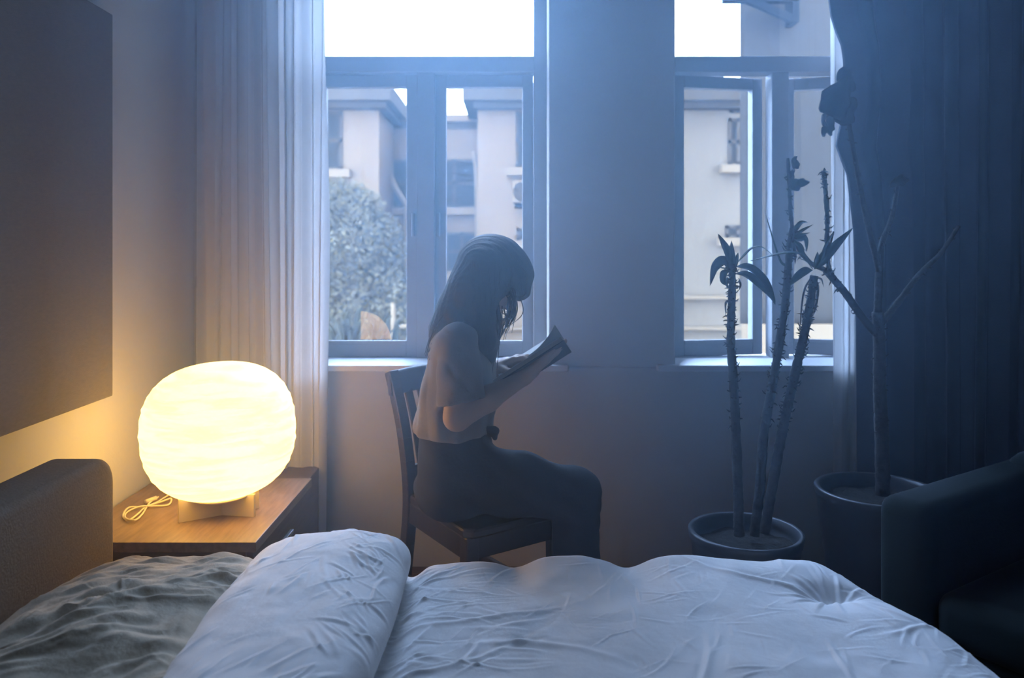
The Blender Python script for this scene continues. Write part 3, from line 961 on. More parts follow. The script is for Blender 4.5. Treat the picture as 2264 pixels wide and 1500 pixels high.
# shirt: trunk and sleeves are shaped apart, then blended into one cloth
SB = ((-.36, 2.13, .62), (.10, 2.76, 1.12), .0045)
Sh = Field(*SB)
Sh.chain([W_(1012, 775), W_(1020, 810), W_(1014, 860), W_(1006, 925), W_(1004, 965)], [.088, .099, .107, .117, .122], .03, sy=.66)
Sh.cap(np.array([nb[0] - .003, NY + .035, nb[2] - .022]), np.array([nb[0] - .003, FY - .035, nb[2] - .022]), .050, .050, .035)
X3, Y3, Z3 = np.meshgrid(*Sh.ax, indexing='ij', sparse=True)
def shirt_folds(X, Y, Z):
    a = .0062 * np.sin(Z * 26 + X * 62 + Y * 10 + 2 * np.sin(Z * 9))
    b = .0046 * np.sin(X * 95 - Z * 22 + 3 * np.sin(Y * 16))
    g = np.clip((1.02 - Z) / .22, 0, 1)
    c = .0050 * (.5 - np.abs(np.sin(X * 44 + Z * 9 + 1.5 * np.sin(Y * 12))))
    return (a * .6 + b * .6 + c) * g
Sh.displace(shirt_folds)
hemz = P(1000, 946, WY).z
Sh.f = np.maximum(Sh.f, ((hemz + .004 * np.sin(Y3 * 34 + X3 * 20)) - Z3).astype(np.float32))
for sh_, el, g_ in ((rs, re_, 1), (ls, le, -1)):
    Sl = Field(*SB)
    ax = (el - sh_) / np.linalg.norm(el - sh_)
    ln = np.linalg.norm(el - sh_)
    Sl.chain([sh_ + [0, .01 * g_, .004], sh_ + ax * ln * .4 + [.006, 0, 0], sh_ + ax * ln * .95 + [.016, 0, 0]], [.060, .063, .074], .01)
    Sl.displace(lambda X, Y, Z: .0030 * (.5 - np.abs(np.sin(Z * 34 + X * 40 + Y * 16))) + .0018 * np.sin(X * 110 - Z * 40))
    cut = sh_ + ax * ln * .80
    nrm = ax + np.array([.20, 0, 0]); nrm /= np.linalg.norm(nrm)
    dpl = (X3 - cut[0]) * nrm[0] + (Y3 - cut[1]) * nrm[1] + (Z3 - cut[2]) * nrm[2]
    Sl.f = np.maximum(Sl.f, dpl.astype(np.float32))
    Sl.cap(cut - ax * .03 + np.array([.012, 0, 0]), cut + ax * .05 + np.array([.018, 0, 0]), .060, .068, .004, sub=True)
    k_ = .018
    h_ = np.clip(.5 + .5 * (Sh.f - Sl.f) / k_, 0, 1)
    Sh.f = (Sh.f * (1 - h_) + Sl.f * h_ - k_ * h_ * (1 - h_)).astype(np.float32)
Sh.cap(nb + np.array([.03, 0, .03]), nb + np.array([.05, 0, .09]), .052, .056, .006, sub=True)    # neck opening
Sh.mesh('t_shirt', M['shirt'], person)

# trousers
Tr = Field((-.36, 2.14, .05), (.36, 2.74, .76), .005)
Tr.chain([W_(1006, 935), W_(1006, 990), W_(1004, 1060)], [.100, .104, .108], .03, sy=.62)
Tr.ell(W_(1000, 1080), (.112, .185, .085), k=.03)
for s, ky in ((-1, WY - .082), (1, WY + .082)):
    hip, knee = W_(1012, 1052, ky), W_(1272 + 2 * s, 1094, ky)
    Tr.chain([hip, (hip + knee) / 2 + [0, 0, .004], knee], [.106, .090, .074], .035)
    Tr.chain([knee, np.array([knee[0] - .012, ky, .30]), np.array([knee[0] - .02, ky, .13])], [.074, .082, .088], .03)
Tr.displace(lambda X, Y, Z: .003 * np.sin(X * 48 + Z * 30 + Y * 14) * np.sin(Y * 31 + Z * 16) + .002 * np.sin(Z * 70 + X * 44))
Tr.cut((0, 0, .10), (0, 0, -1))
Tr.cut((0, 0, P(1000, 928, WY).z), (0, 0, 1))
X3, Y3, Z3 = np.meshgrid(*Tr.ax, indexing='ij', sparse=True)
Tr.f = np.where((X3 < .12) & (Z3 < .50), np.maximum(Tr.f, .4575 - Z3), Tr.f).astype(np.float32)   # flattened on the seat
kn = W_(1090, 953, WY - .085)
Tr.ell(kn, (.020, .022, .013), k=.008)                  # gathered waist tie
Tr.cap(kn, kn + [-.03, -.01, .008], .010, .012, .008)
Tr.cap(kn, kn + [.006, -.006, -.02], .010, .008, .010)
Tr.mesh('trousers', M['trousers'], person)
for ky in (WY - .085, WY + .085):
    F = Field((.05, ky - .07, -.002), (.40, ky + .07, .13), .005)
    ax_ = P(1262, 1090, ky).x
    F.cap((ax_ - .03, ky, .045), (ax_ + .13, ky, .032), .042, .036, .02)
    F.cap((ax_, ky, .05), (ax_, ky, .10), .042, .045, .02)
    F.cut((0, 0, .001), (0, 0, -1))
    F.mesh('shoe', M['shoe'], person)

# hair: a heavy mass falling behind and beside the face, a fringe, loose locks
Hr = Field((-.34, 2.24, .90), (.16, 2.64, 1.32), .004)
Hr.ell(H(-.004, 0, .022), (.106, .088, .104), fdir, udir, .02)
Hr.ell(H(.050, 0, .052), (.058, .072, .050), fdir, udir, .03)                     # fringe crown
Hr.chain([H(.075, 0, .05), H(.104, 0, .018), H(.106, 0, -.004)], [.036, .022, .012], .02, sy=.50)
# back fall
Hr.chain([W_(1070, 585), W_(1045, 640), W_(1012, 690), W_(985, 735), W_(968, 775)], [.080, .072, .060, .045, .020], .035, sy=.62)
for s in (-1, 1):
    yy = WY + s * .062
    Hr.chain([H(-.01, s * .055, .03), W_(1068, 660, yy), W_(1066, 715, yy + s * .018), W_(1078, 760, yy + s * .02), W_(1088, 795, yy + s * .01)],
             [.055, .042, .036, .028, .012], .025)
    Hr.chain([H(.02, s * .062, .03), H(.045, s * .066, -.02), H(.040, s * .062, -.07)], [.035, .020, .012], .02)
Hr.ell(H(.085, .0, -.062), (.060, .052, .050), fdir, udir, .02, sub=True)         # face left open
Hr.displace(lambda X, Y, Z: .0008 * np.sin(np.arctan2(Y - WY, X - hc[0] + .3) * 170 + 6 * np.sin(Z * 22)) + .0009 * np.sin(Y * 230 + 4 * np.sin(Z * 16 + X * 9)))
hair = Hr.mesh('hair', M['hair'], person)
mb = MB()
r = np.random.default_rng(3)
for k in range(46):                                     # front locks hanging past the cheek, curling in at the tip
    s = r.uniform(-1, 1)
    yy = WY + s * .055 - .012
    x0, y0 = 1132 + r.normal() * 9, 632 + r.normal() * 8
    x1 = 1128 + r.normal() * 7
    bend = r.uniform(2, 13)
    ex, ey = 1112 + r.normal() * 9, 722 + r.normal() * 14
    pts = catmull([W_(x0 - 14, y0 - 22, yy), W_(x0, y0, yy), W_(x1 + bend * .6, 668, yy), W_(x1 + bend * .4, 698 + r.normal() * 5, yy), W_(ex, ey, yy + .004)], 6)
    m_ = len(pts)
    mb.tube(pts, [.0016 * (1 - .75 * (i / m_) ** 2) + .0003 for i in range(m_)], 5)
for k in range(30):
    s = r.uniform(-1, 1)
    yy = WY + s * .06 - .015
    pts = catmull([W_(1092 + r.normal() * 8, 660, yy), W_(1098 + r.normal() * 8, 715, yy), W_(1094 + r.normal() * 6, 762, yy), W_(1086 + r.normal() * 9, 800 + r.normal() * 14, yy)], 6)
    m_ = len(pts)
    mb.tube(pts, [.0018 * (1 - .8 * (i / m_) ** 2) + .0003 for i in range(m_)], 5)
for k in range(40):                                     # loose hair over the back
    s = r.uniform(-1, 1)
    yy = WY + s * .09
    o = r.normal() * 8
    pts = catmull([W_(1035 + o, 615 + r.normal() * 10, yy * .5 + WY * .5), W_(1000 + o, 680, yy), W_(968 + o, 735, yy), W_(950 + o * .8, 775 + r.normal() * 16, yy)], 6)
    m_ = len(pts)
    mb.tube(pts, [.0018 * (1 - .8 * (i / m_) ** 2) + .0003 for i in range(m_)], 5)
mb.build('loose_locks', M['hair'], hair, smooth=True)

# ================================================================== BOOK
book = empty('open_book', tuple(bo), 'open paperback held up by the reading woman', 'book')
BW, BL = .145, .235
def bp(s, t, hgt, ang):
    """s across from the spine (signed), t along the page, hgt above the cover"""
    sg = 1 if s >= 0 else -1
    c_, s_ = math.cos(ang), math.sin(ang)
    return bo + bd * t + np.array([0, 1, 0]) * (sg * (abs(s) * c_ - hgt * s_)) + bn * (abs(s) * s_ + hgt * c_)
for sg, ang in ((-1, math.radians(24)), (1, math.radians(18))):
    def slab(s0, s1, t0, t1, h0, h1, name, m, prnt=book, curve=.0):
        mb = MB(); n = 10
        vs_, fs = [], []
        for i in range(n + 1):
            s = s0 + (s1 - s0) * i / n
            bulge = curve * math.sin(math.pi * min(1, i / n * 1.05))
            for (t, hh) in ((t0, h0), (t1, h0), (t1, h1 + bulge), (t0, h1 + bulge)):
                vs_.append(tuple(bp(sg * max(s, 1e-6), t, hh, ang)))
        for i in range(n):
            for k in range(4):
                fs.append((i * 4 + k, i * 4 + (k + 1) % 4, (i + 1) * 4 + (k + 1) % 4, (i + 1) * 4 + k))
        fs += [(0, 1, 2, 3), tuple(n * 4 + k for k in (3, 2, 1, 0))]
        return mb.add(vs_, fs).build(name, m, prnt)
    slab(0, BW + .003, -BL / 2 - .003, BL / 2 + .003, -.0025, 0, 'cover', M['cover'])
    slab(0, BW, -BL / 2, BL / 2, .0002, .013, 'page_block', M['pages'], curve=.004)
    slab(0.002, BW, -BL / 2 + .0005, BL / 2 - .0005, .0132, .0137, 'page', M['paper'], curve=.0042)
# a few loose pages curling at the top
for k in range(4):
    mb = MB(); vs_, fs = [], []
    n = 12
    for i in range(n + 1):
        t = BL * (.02 + .50 * i / n)
        lift = (.0145 + .004 * k + .030 * (.5 + .3 * k) * (i / n) ** 2)
        for s in (.004, BW * .5, BW * (.98 - .05 * k)):
            vs_.append(tuple(bp(-s, t, lift * (.2 + .8 * s / BW) + .006 * math.sin(math.pi * s / BW), math.radians(24))))
    for i in range(n):
        for c_ in range(2):
            fs.append((i * 3 + c_, i * 3 + c_ + 1, (i + 1) * 3 + c_ + 1, (i + 1) * 3 + c_))
    mb.add(vs_, fs).build('page', M['paper'], book, smooth=True)
# ================================================================== POTTED PLANTS
def leaf(pts, wmax, m, parent, nrm=(0, -.5, 1), name='leaf', keel=.25, peak=.35):
    """a strap leaf along pts with a keel"""
    pts = catmull(pts, 6)
    n = len(pts)
    vs_, fs = [], []
    nv = Vector(nrm)
    for i, p in enumerate(pts):
        t = i / (n - 1)
        d = (pts[min(i + 1, n - 1)] - pts[max(i - 1, 0)]).normalized()
        s = d.cross(nv)
        s = s.normalized() if s.length > 1e-4 else Vector((1, 0, 0))
        u = s.cross(d)
        wv = wmax * (math.sin(math.pi * min(1, (t / peak) * .5)) if t < peak else math.cos(math.pi / 2 * (t - peak) / (1 - peak)) ** .8)
        wv = max(wv, .0012) / 2
        vs_ += [p - s * wv + u * wv * keel, p - u * .0012, p + s * wv + u * wv * keel, p + u * (.0012)]
    for i in range(n - 1):
        for k in range(4):
            fs.append((i * 4 + k, i * 4 + (k + 1) % 4, (i + 1) * 4 + (k + 1) % 4, (i + 1) * 4 + k))
    return MB().add(vs_, fs).build(name, m, parent, smooth=True)

def stem(pts, r0, r1, parent, seed, spikes=0, spike_from=.3, name='trunk', rough=.10):
    c = catmull(pts, 14)
    r = np.random.default_rng(seed)
    n = len(c)
    rad = [(r0 + (r1 - r0) * i / (n - 1)) * (1 + r.uniform(-rough, rough)) for i in range(n)]
    t = MB().tube(c, rad, 10).build(name, M['trunk'], parent, smooth=True)
    if spikes:
        mb = MB()
        for _ in range(spikes):
            f = r.uniform(spike_from, 1)
            i = min(int(f * (n - 1)), n - 2)
            d = (c[i + 1] - c[i]).normalized()
            a = r.uniform(0, 2 * math.pi)
            s = d.cross(Vector((math.cos(a), math.sin(a), 0.2))).normalized()
            b0 = c[i] + s * rad[i] * .7
            L_ = r.uniform(.006, .017)
            mid = b0 + s * L_ * .6
            mb.tube([b0, mid, mid + s * L_ * .5 + Vector((0, 0, r.uniform(-.6, .9) * L_))], [.0042, .0024, .0008], 5)
        k = mb.build('leaf_scars', M['trunk'], t)
        k['kind'] = 'stuff'
    return t

def pot(parent, c, R, h):
    MB().lathe([(R * .70, 0), (R * .74, .01), (R * .92, h * .7), (R * .97, h - .035), (R * 1.0, h - .03), (R * 1.02, h - .005), (R * 1.0, h),
                (R * .93, h - .002), (R * .91, h - .03), (R * .88, h - .055)], c, 56).build('pot', M['pot'], parent, smooth=True)
    n, vs_, fs = 30, [(c[0], c[1], c[2] + h - .05)], []
    rr = np.random.default_rng(int(R * 1e5))
    for ring_ in (.45, .905):
        for k in range(n):
            a = 2 * math.pi * k / n
            vs_.append((c[0] + R * ring_ * math.cos(a), c[1] + R * ring_ * math.sin(a), c[2] + h - .05 + rr.uniform(-.006, .006)))
    for k in range(n):
        fs += [(0, 1 + k, 1 + (k + 1) % n), (1 + k, 1 + n + k, 1 + n + (k + 1) % n, 1 + (k + 1) % n)]
    MB().add(vs_, fs).build('soil', M['soil'], parent, smooth=True)

Y1 = 2.50
pc = P(1648, 1172, Y1)
plant = empty('potted_dracaena', (pc.x, Y1, 0), 'dark potted plant with three spiky trunks by the open window', 'plant')
pot(plant, (pc.x, Y1, 0), .174, pc.z)
p1 = lambda px, py, dy=0: P(px, py, Y1 + dy)
stem([p1(1634, 1185, -.02), p1(1632, 1100, -.02), p1(1627, 960, -.02), p1(1622, 850, -.01), p1(1616, 760), p1(1617, 690), p1(1619, 625), p1(1617, 585)], .017, .0105, plant, 1, 150)
stem([p1(1668, 1185, .03), p1(1680, 1080, .03), p1(1689, 960, .03), p1(1710, 840, .03), p1(1726, 740, .03), p1(1738, 650, .03), p1(1745, 560, .03), p1(1752, 505, .03)], .0165, .010, plant, 2, 150)
stem([p1(1690, 1180, -.01), p1(1712, 1050, 0), p1(1735, 930, 0), p1(1757, 830, .01), p1(1778, 740, .01), p1(1790, 680, .01), p1(1800, 610, .01)], .0165, .012, plant, 3, 170)
LF = lambda pts, wd, m='leaf', **k: leaf([p1(*q) for q in pts], wd, M[m], plant, **k)
# rosette of the first trunk
LF([(1617, 592), (1610, 560), (1600, 540), (1587, 517)], .026, nrm=(0, -1, .2))
LF([(1618, 600), (1618, 570), (1617, 533)], .024, nrm=(0, -1, .1))
LF([(1622, 600), (1628, 575), (1632, 558)], .014, nrm=(0, -1, .1))
LF([(1614, 596), (1600, 577), (1580, 592), (1570, 632)], .034, nrm=(.3, -1, .6))
LF([(1625, 588), (1645, 565), (1665, 548), (1685, 547), (1706, 562)], .010, nrm=(0, -.5, 1))
LF([(1625, 590), (1655, 592), (1685, 615), (1703, 645), (1712, 672)], .034, nrm=(.2, -1, .8))
LF([(1626, 606), (1650, 608), (1680, 630), (1705, 655), (1714, 674)], .030, nrm=(-.2, -1, .8))
LF([(1613, 600), (1600, 605), (1598, 622), (1606, 632)], .022, nrm=(0, -1, .4))
LF([(1616, 600), (1604, 595), (1592, 592), (1584, 588)], .012)
# rosette of the second trunk
LF([(1752, 520, .03), (1760, 505, .03), (1772, 492, .03), (1786, 492, .03)], .016, nrm=(0, -1, .6))
LF([(1754, 525, .03), (1770, 512, .03), (1797, 497, .03)], .012, nrm=(0, -1, .6))
LF([(1754, 528, .03), (1772, 520, .03), (1790, 515, .03)], .010, nrm=(0, -1, .6))
LF([(1750, 528, .03), (1765, 525, .03), (1780, 530, .03), (1783, 558, .03)], .030, nrm=(.5, -1, .3))
LF([(1750, 526, .03), (1745, 540, .03), (1742, 552, .03)], .020, nrm=(0, -1, .3))
LF([(1752, 530, .03), (1768, 545, .03), (1775, 562, .03), (1797, 582, .03)], .020, nrm=(0, -1, .5))
LF([(1744, 620, .03), (1738, 590, .03), (1722, 570, .03), (1690, 465, .03)], .010, nrm=(0, -1, .5))
LF([(1752, 530, .03), (1757, 560, .03), (1758, 585, .03)], .012, nrm=(0, -1, .3), m='leaf_dark')
# rosette of the third trunk
LF([(1800, 596, .01), (1822, 570, .01), (1850, 540, .01), (1886, 504, .01)], .034, nrm=(0, -1, .5), peak=.3)
LF([(1797, 595, .01), (1775, 565, .01), (1735, 560, .01), (1660, 577, .01)], .016, nrm=(0, -.5, 1), peak=.6)
LF([(1797, 598, .01), (1780, 600, .01), (1760, 615, .01), (1746, 632, .01)], .028, nrm=(0, -1, .7))
LF([(1802, 592, .01), (1805, 575, .01), (1808, 557, .01)], .016, nrm=(0, -1, .2))
LF([(1795, 594, .01), (1785, 580, .01), (1765, 570, .01)], .010)
LF([(1800, 592, .01), (1812, 585, .01), (1825, 545, .01), (1843, 512, .01)], .012, nrm=(0, -1, .5))
LF([(1795, 606, .01), (1790, 650, .01), (1780, 690, .01), (1763, 694, .01)], .009, m='leaf_dark', nrm=(0, -1, .1))
LF([(1802, 606, .01), (1808, 640, .01), (1803, 680, .01), (1797, 700, .01)], .009, m='leaf_dark', nrm=(0, -1, .1))
LF([(1793, 612, .01), (1779, 640, .01), (1772, 680, .01), (1768, 745, .01)], .007, m='leaf_dark', nrm=(0, -1, .1))
LF([(1806, 615, .01), (1816, 618, .01), (1821, 634, .01)], .006, m='leaf_dark', nrm=(0, -1, .1))
LF([(1633, 615), (1637, 630), (1634, 642)], .007, m='leaf_dark', nrm=(0, -1, .1))
LF([(1608, 612), (1606, 628), (1611, 638)], .010, m='leaf_dark', nrm=(0, -1, .1))
LF([(1612, 665), (1604, 672), (1605, 700)], .007, m='leaf_dark', nrm=(0, -1, .1))

Y2 = 2.66
qc = P(1940, 1080, Y2)
plant2 = empty('potted_succulent_tree', (qc.x, Y2, 0), 'tall bare-branched potted plant with felted leaves before the dark drape', 'plant')
pot(plant2, (qc.x, Y2, 0), .197, qc.z)
p2 = lambda px, py, dy=0: P(px, py, Y2 + dy)
stem([p2(1952, 1095), p2(1950, 980), p2(1945, 860), p2(1944, 760), p2(1940, 690)], .024, .018, plant2, 11, 60, rough=.06)
stem([p2(1942, 745), p2(1905, 700), p2(1870, 650), p2(1845, 620), p2(1826, 598)], .013, .012, plant2, 12, 20, name='branch', rough=.06)
stem([p2(1843, 615), p2(1832, 590), p2(1828, 545), p2(1829, 480), p2(1825, 420), p2(1821, 378)], .008, .0075, plant2, 13, 40, name='branch', rough=.25)
stem([p2(1830, 606), p2(1832, 560), p2(1843, 512)], .005, .003, plant2, 23, name='branch')
stem([p2(1826, 598), p2(1790, 580, .05), p2(1762, 545, .08), p2(1750, 490, .08), p2(1746, 430, .08), p2(1742, 350, .08)], .008, .006, plant2, 14, 24, name='branch', rough=.2)
stem([p2(1940, 700), p2(1944, 600), p2(1950, 540), p2(1972, 480), p2(1986, 405)], .014, .006, plant2, 15, 14, name='branch')
stem([p2(1945, 720), p2(1985, 670), p2(2030, 610), p2(2080, 560), p2(2120, 500)], .012, .006, plant2, 16, 10, name='branch')
stem([p2(1944, 600), p2(1915, 480), p2(1892, 360), p2(1872, 250), p2(1862, 200)], .011, .006, plant2, 17, 16, name='branch')
def felt_leaf(c, R_, tilt, seed, aspect=1.0, thick=.004, yaw=0.0):
    """a broad lobed felted leaf, cupped"""
    r = np.random.default_rng(seed)
    n, rings = 30, 6
    T_ = Matrix.Rotation(yaw, 3, 'Z') @ Matrix.Rotation(tilt, 3, 'Y')
    ph = r.uniform(0, 6, 3)
    vs_, fs = [], []
    for side in (0, 1):
        for i in range(rings + 1):
            for k in range(n):
                a = 2 * math.pi * k / n
                lob = 1 + .14 * math.sin(3 * a + ph[0]) + .09 * math.sin(5 * a + ph[1]) + .06 * math.sin(8 * a + ph[2])
                rr = R_ * lob * i / rings
                q_ = Vector((rr * math.cos(a) * aspect, -.35 * rr * rr / R_ + .10 * R_ * math.sin(3 * a) * (i / rings) ** 2 + (side - .5) * thick, rr * math.sin(a)))
                vs_.append(T_ @ q_ + Vector(c))
    N = (rings + 1) * n
    for side in (0, 1):
        for i in range(rings):
            for k in range(n):
                f_ = (side * N + i * n + k, side * N + i * n + (k + 1) % n, side * N + (i + 1) * n + (k + 1) % n, side * N + (i + 1) * n + k)
                fs.append(f_ if side else f_[::-1])
    for k in range(n):
        a_, b_ = rings * n + k, rings * n + (k + 1) % n
        fs.append((a_, b_, N + b_, N + a_))
    MB().add(vs_, fs).build('leaf', M['leaf_dark'], plant2, smooth=True)
felt_leaf(p2(1843, 222, -.02), .068, .5, 1, .75)
felt_leaf(p2(1858, 185, .02), .050, .2, 2, .8, yaw=.5)
felt_leaf(p2(1866, 245, -.01), .050, -.4, 3, .9, yaw=-.6)
felt_leaf(p2(1830, 275, .02), .034, .15, 4, .62, yaw=.5)
felt_leaf(p2(1817, 265, -.03), .022, .3, 5, .8, yaw=.9)
felt_leaf(p2(1820, 290, -.03), .018, .3, 9, .6, yaw=.2)
felt_leaf(p2(1760, 408, .07), .034, 1.3, 6, .62)
felt_leaf(p2(1745, 395, .09), .028, .2, 7, .7, yaw=.7)
felt_leaf(p2(1754, 362, .08), .022, .1, 8, .85, yaw=.6)
felt_leaf(p2(1984, 402, 0), .030, 1.2, 10, .6)
for k, (px, py, dx, dy) in enumerate(((1821, 385, -5, -8), (1824, 390, 8, -6), (1822, 380, 1, -9), (1825, 410, 7, -3), (1824, 405, -7, -4))):
    a_ = p2(px, py); b_ = p2(px + dx, py + dy)
    leaf([a_, (a_ + b_) / 2, b_], .009, M['leaf_dark'], plant2, nrm=(0, -1, .2))

# ================================================================== ARMCHAIR at the foot of the bed
ac = empty('armchair', (1.45, 1.95, 0), 'dark teal velvet armchair in shadow at the foot of the bed', 'armchair')
aa = Vector((.835, .55, 0)).normalized()               # from its front to its back
ab = Vector((.55, -.835, 0)).normalized()              # from the far arm to the near arm
A0 = Vector((.925, 2.02, 0))                            # front end of the far arm
def AC(f, s, z): return A0 + aa * f + ab * s + Vector((0, 0, z))
def pad(name, f0, f1, s0, s1, z0, z1, bev, slope=0.0):
    mb = MB()
    vs_ = []
    for zi, z in enumerate((z0, z1)):
        for s in (s0, s1):
            for f in (f0, f1):
                vs_.append(AC(f, s, z + (slope * (f - f0) / (f1 - f0) if zi else 0)))
    mb.add(vs_, [(0, 2, 3, 1), (4, 5, 7, 6), (0, 1, 5, 4), (2, 6, 7, 3), (0, 4, 6, 2), (1, 3, 7, 5)])
    return mb.build(name, M['armchair'], ac, smooth=True, bevel=bev, seg=5)
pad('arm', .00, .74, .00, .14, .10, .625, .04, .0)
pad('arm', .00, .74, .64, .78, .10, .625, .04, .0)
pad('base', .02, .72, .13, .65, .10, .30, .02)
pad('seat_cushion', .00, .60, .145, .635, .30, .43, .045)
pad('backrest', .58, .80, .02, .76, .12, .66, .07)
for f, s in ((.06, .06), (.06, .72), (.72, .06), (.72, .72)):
    MB().tube([AC(f, s, .11), AC(f, s, 0)], [.022, .014], 10).build('leg', M['chair'], ac)

# ================================================================== OUTSIDE
BY, RY = 13.0, 14.6
struct(MB().box(-30, 34, 3.6, 60, -4.3, -4.2).build('ground_outside', M['asphalt']), 'pale courtyard below the windows')
apt = empty('apartment_building', tuple(P(950, 550, BY).xy) + (-4.2,), 'white rendered apartment block with two wings across the courtyard', 'building')
X = lambda px, Y=BY: P(px, 0, Y).x
Zp = lambda py, Y=BY: P(0, py, Y).z
def ext(name, px0, px1, py0, py1, Y, dep, m, parent=apt, z0=None):
    return MB().box(X(px0, Y), X(px1, Y), Y, Y + dep, Zp(py1, Y) if z0 is None else z0, Zp(py0, Y)).build(name, m, parent)
G0 = -4.2
ext('wing_wall', 430, 838, 215, 0, BY, 4, M['render'], z0=G0)
ext('wing_wall', 1056, 1380, 215, 0, BY, 4, M['render'], z0=G0)
ext('end_wall', 1380, 1640, 212, 0, BY, 4, M['render_light_offset'], z0=G0)
ext('recessed_wall', 800, 1100, 258, 0, RY, 3, M['render'], z0=G0)
ext('parapet', 800, 1100, 253, 268, RY - .12, .3, M['render'])
ext('painted_shade_band', 838, 1056, 268, 284, RY - .04, .1, M['eave'])  # dark strip standing in for the shadow below the parapet
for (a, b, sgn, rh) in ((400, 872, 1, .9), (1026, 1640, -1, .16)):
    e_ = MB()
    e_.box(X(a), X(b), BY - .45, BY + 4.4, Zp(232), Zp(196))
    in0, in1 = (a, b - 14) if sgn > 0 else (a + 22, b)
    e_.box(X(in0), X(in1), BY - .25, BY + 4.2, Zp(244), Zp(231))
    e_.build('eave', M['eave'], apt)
    x0_, x1_ = X(a), X(b)
    MB().add([(x0_, BY - .5, Zp(196)), (x1_, BY - .5, Zp(196)), (x1_, BY + 4.5, Zp(196)), (x0_, BY + 4.5, Zp(196)),
              (x0_ + 1.2, BY + 1.8, Zp(196) + rh), (x1_ - 1.2, BY + 1.8, Zp(196) + rh)],
             [(0, 1, 5, 4), (1, 2, 5), (2, 3, 4, 5), (3, 0, 4), (3, 2, 1, 0)]).build('roof', M['tile'], apt)
def far_window(px0, px1, py0, py1, Y, mull=0, sill=True, rows=0):
    x0_, x1_, z0_, z1_ = X(px0, Y), X(px1, Y), Zp(py1, Y), Zp(py0, Y)
    fr = MB(); t = .05
    fr.box(x0_, x1_, Y - .03, Y + .0, z0_, z0_ + t); fr.box(x0_, x1_, Y - .03, Y, z1_ - t, z1_)
    fr.box(x0_, x0_ + t, Y - .03, Y, z0_, z1_); fr.box(x1_ - t, x1_, Y - .03, Y, z0_, z1_)
    for i in range(mull):
        xm = x0_ + (x1_ - x0_) * (i + 1) / (mull + 1)
        fr.box(xm - .03, xm + .03, Y - .03, Y, z0_, z1_)
    for i in range(rows):
        zm = z0_ + (z1_ - z0_) * (i + 1) / (rows + 1)
        fr.box(x0_, x1_, Y - .03, Y, zm - .03, zm + .03)
    wdw = fr.build('window', M['eave'], apt)
    MB().box(x0_ + .01, x1_ - .01, Y - .012, Y - .004, z0_ + .01, z1_ - .01).build('pane', M['farglass'], wdw)
    if sill:
        MB().box(x0_ - .15, x1_ + .15, Y - .18, Y, z0_ - .13, z0_).build('window_sill', M['pipe'], wdw)
far_window(690, 757, 247, 376, BY, 1, rows=1)
far_window(690, 757, 505, 610, BY, 1)
far_window(850, 1056, 353, 460, RY, 3, rows=1)
far_window(850, 1056, 514, 600, RY, 5, rows=1)
far_window(850, 1056, 650, 740, RY, 3)
far_window(1140, 1200, 248, 372, BY, 1, rows=1)
far_window(1142, 1200, 505, 532, BY)
far_window(1146, 1200, 546, 600, BY, 1)
far_window(1610, 1634, 262, 366, BY, 0, rows=1)
far_window(1604, 1634, 499, 526, BY)
far_window(1614, 1634, 228, 250, BY, 0, sill=False)
ext('ledge', 1056, 1640, 655, 662, BY - .12, .2, M['pipe'])
ext('ledge', 1056, 1640, 724, 730, BY - .12, .2, M['pipe'])
dp = [P(848, 335, RY - .25), P(850, 350, RY - .25), P(872, 410, RY - .25), P(897, 452, RY - .25), P(899, 475, RY - .25), P(899, 620, RY - .25)]
MB().tube(catmull(dp, 5), .055, 8).build('drain_pipe', M['pipe'], apt, smooth=True)
dp = [P(1048, 335, RY - .25), P(1054, 420, RY - .25), P(1054, 700, RY - .25)]
MB().tube(catmull(dp, 5), .04, 8).build('drain_pipe', M['pipe'], apt, smooth=True)
acu = empty('air_conditioner', tuple(P(1152, 455, BY - .4)), 'white air conditioner box on the wall of the block opposite', 'air conditioner')
MB().box(X(1134), X(1176), BY - .42, BY - .06, Zp(452), Zp(404)).build('casing', M['pipe'], acu, bevel=.02)
g_ = MB()
for rr in (.05, .10, .145):
    g_.tube([(X(1156) + rr * math.cos(a), BY - .435, Zp(428) + rr * math.sin(a)) for a in np.linspace(0, 2 * math.pi, 25)], .012, 6)
g_.build('fan_grille', M['steel'], acu)
MB().box(X(1138), X(1172), BY - .4, BY + .02, Zp(460), Zp(453)).build('bracket', M['steel'], acu)

# nearer house wall beyond the open window
NYD = 5.2
nb_ = empty('neighbouring_house', (P(1900, 550, NYD).x, NYD, -4.2), 'grey rendered house wall close to the open window', 'building')
def footprint(name, px, dy, z0, z1, m):
    q = [(X(px, NYD), NYD - dy), (X(2700, NYD), NYD - dy), (X(2700, NYD), NYD + 5), (X(px, NYD) * (NYD + 5) / NYD + .1, NYD + 5)]
    MB().add([(x, y, z) for z in (z0, z1) for x, y in q],
             [(3, 2, 1, 0), (4, 5, 6, 7), (0, 1, 5, 4), (1, 2, 6, 5), (2, 3, 7, 6), (3, 0, 4, 7)]).build(name, m, nb_)
footprint('side_wall', 1636, 0, Zp(716, NYD), 16, M['render_grey'])  # carried far up out of view to block sky light from the window
footprint('plinth', 1634, .06, G0, Zp(716, NYD), M['render'])
MB().prism([(X(1575), Zp(134)), (X(1645), Zp(108)), (X(1645), Zp(180)), (X(1575), Zp(180))], BY + 1.2, BY + 3).build('stair_roof', M['tile'], apt)
br = empty('awning_bracket', tuple(P(1757, 0, NYD)), 'dark steel awning bracket on the grey house wall', 'bracket')
br_y = NYD - .12
MB().box(X(1598, br_y), X(1765, br_y), br_y - .03, br_y + .03, Zp(6, br_y), Zp(-6, br_y)).build('arm', M['steel'], br)
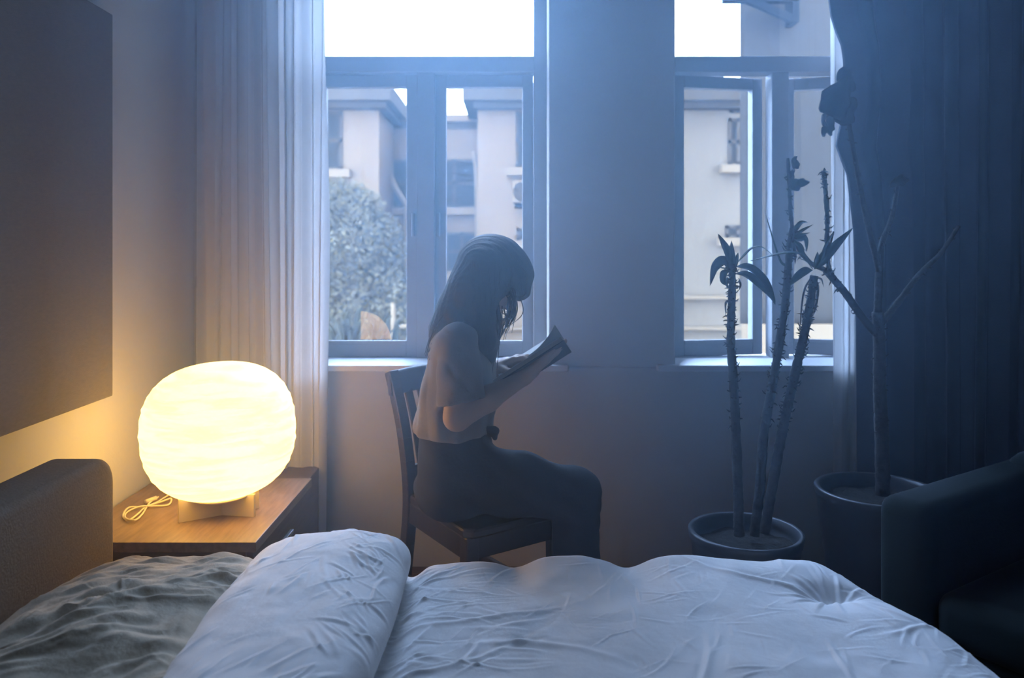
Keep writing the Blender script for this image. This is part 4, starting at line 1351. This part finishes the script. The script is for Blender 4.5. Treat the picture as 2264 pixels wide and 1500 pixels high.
MB().box(X(1750, br_y), X(1764, br_y), br_y - .03, br_y + .12, Zp(50, br_y), Zp(-12, br_y)).build('post', M['steel'], br)
MB().bar(P(1650, -2, br_y), P(1754, 44, br_y), .045, .045).build('strut', M['steel'], br)

def foliage(name, m, parent, blobs, n, size, seed):
    r = np.random.default_rng(seed)
    V, F = [], []
    wts = np.array([b[1] ** 2 for b in blobs]); wts = wts / wts.sum()
    for i in range(n):
        c, R_ = blobs[r.choice(len(blobs), p=wts)]
        d = r.normal(size=3); d /= np.linalg.norm(d)
        p = np.array(c) + d * R_ * r.uniform(.55, 1.02) * np.array([1, .8, .9])
        a = r.normal(size=3); a /= np.linalg.norm(a)
        b = np.cross(a, d + r.normal(size=3) * .5); b /= np.linalg.norm(b) + 1e-9
        s = size * r.uniform(.6, 1.3)
        k = len(V)
        V += [p - a * s, p + b * s * .45, p + a * s, p - b * s * .45]
        F.append((k, k + 1, k + 2, k + 3))
    o = MB().add(V, F).build(name, m, parent)
    o['kind'] = 'stuff'
    return o
TY = 10.5
tree = empty('courtyard_tree', (P(790, 0, TY).x, TY, G0), 'rounded leafy tree growing in front of the block opposite', 'tree')
tb = lambda px, py, R_, dy=0: (tuple(P(px, py, TY + dy)), R_)
blobs = [tb(770, 455, .38), tb(740, 440, .32), tb(800, 470, .36), tb(720, 470, .45), tb(830, 520, .38), tb(860, 560, .30), tb(780, 540, .55), tb(740, 580, .6),
         tb(830, 610, .45), tb(700, 620, .6), tb(870, 640, .35), tb(790, 660, .5), tb(850, 700, .5), tb(760, 720, .5)]
foliage('crown', M['tree_leaf'], tree, blobs, 30000, .036, 5)
for k, (ex, ey) in enumerate(((770, 470), (830, 540), (720, 520), (860, 640))):
    MB().tube(catmull([(P(790, 0, TY).x, TY, G0), P(790, 900, TY), P(785, 720, TY), P((785 + ex) / 2, (700 + ey) / 2, TY), P(ex, ey, TY)], 5),
              [max(.02, .16 - .14 * i / 20) for i in range(21)], 8).build('trunk' if k == 0 else 'branch', M['trunk'], tree, smooth=True)
for k, (px, Yq, zt, lab) in enumerate(((765, 7.2, 672, 'pale strappy shrub low outside the window beside the gauzy curtain'),
                                       (845, 7.6, 690, 'thin leafy shrub low outside the window beside the mullion'))):
    gp = P(px, 900, Yq)
    sh = empty('garden_shrub', (gp.x, Yq, G0), lab, 'shrub', 'shrubs outside the window')
    r = np.random.default_rng(60 + k)
    MB().tube([(gp.x, Yq, G0), (gp.x, Yq, gp.z)], [.05, .03], 8).build('stem', M['trunk'], sh)
    for j in range(34):
        bx = gp + Vector((r.uniform(-.12, .12), r.uniform(-.1, .1), r.uniform(0, .5)))
        tip = P(px + r.uniform(-48, 48), zt + r.uniform(0, 75), Yq + r.uniform(-.2, .2))
        mid = (bx + tip) / 2 + Vector((0, 0, .12))
        leaf([bx, mid, tip], r.uniform(.025, .05), M['shrub_leaf'], sh, nrm=(r.normal(), -1, .4))
ra = empty('garden_railing', (P(890, 800, 8.4).x, 8.4, G0), 'white arched railing end low outside the window', 'railing')
rp = [Vector((P(868, 0, 8.4).x, 8.4, G0)), P(868, 745, 8.4), P(874, 728, 8.4), P(890, 722, 8.4), P(960, 721, 8.4), P(1000, 721, 8.4)]
MB().tube(catmull(rp, 6), .022, 8).build('rail', M['pipe'], ra, smooth=True)
for px in (905, 935, 965, 995):
    MB().tube([P(px, 722, 8.4), Vector((P(px, 0, 8.4).x, 8.4, G0))], .014, 6).build('baluster', M['pipe'], ra)
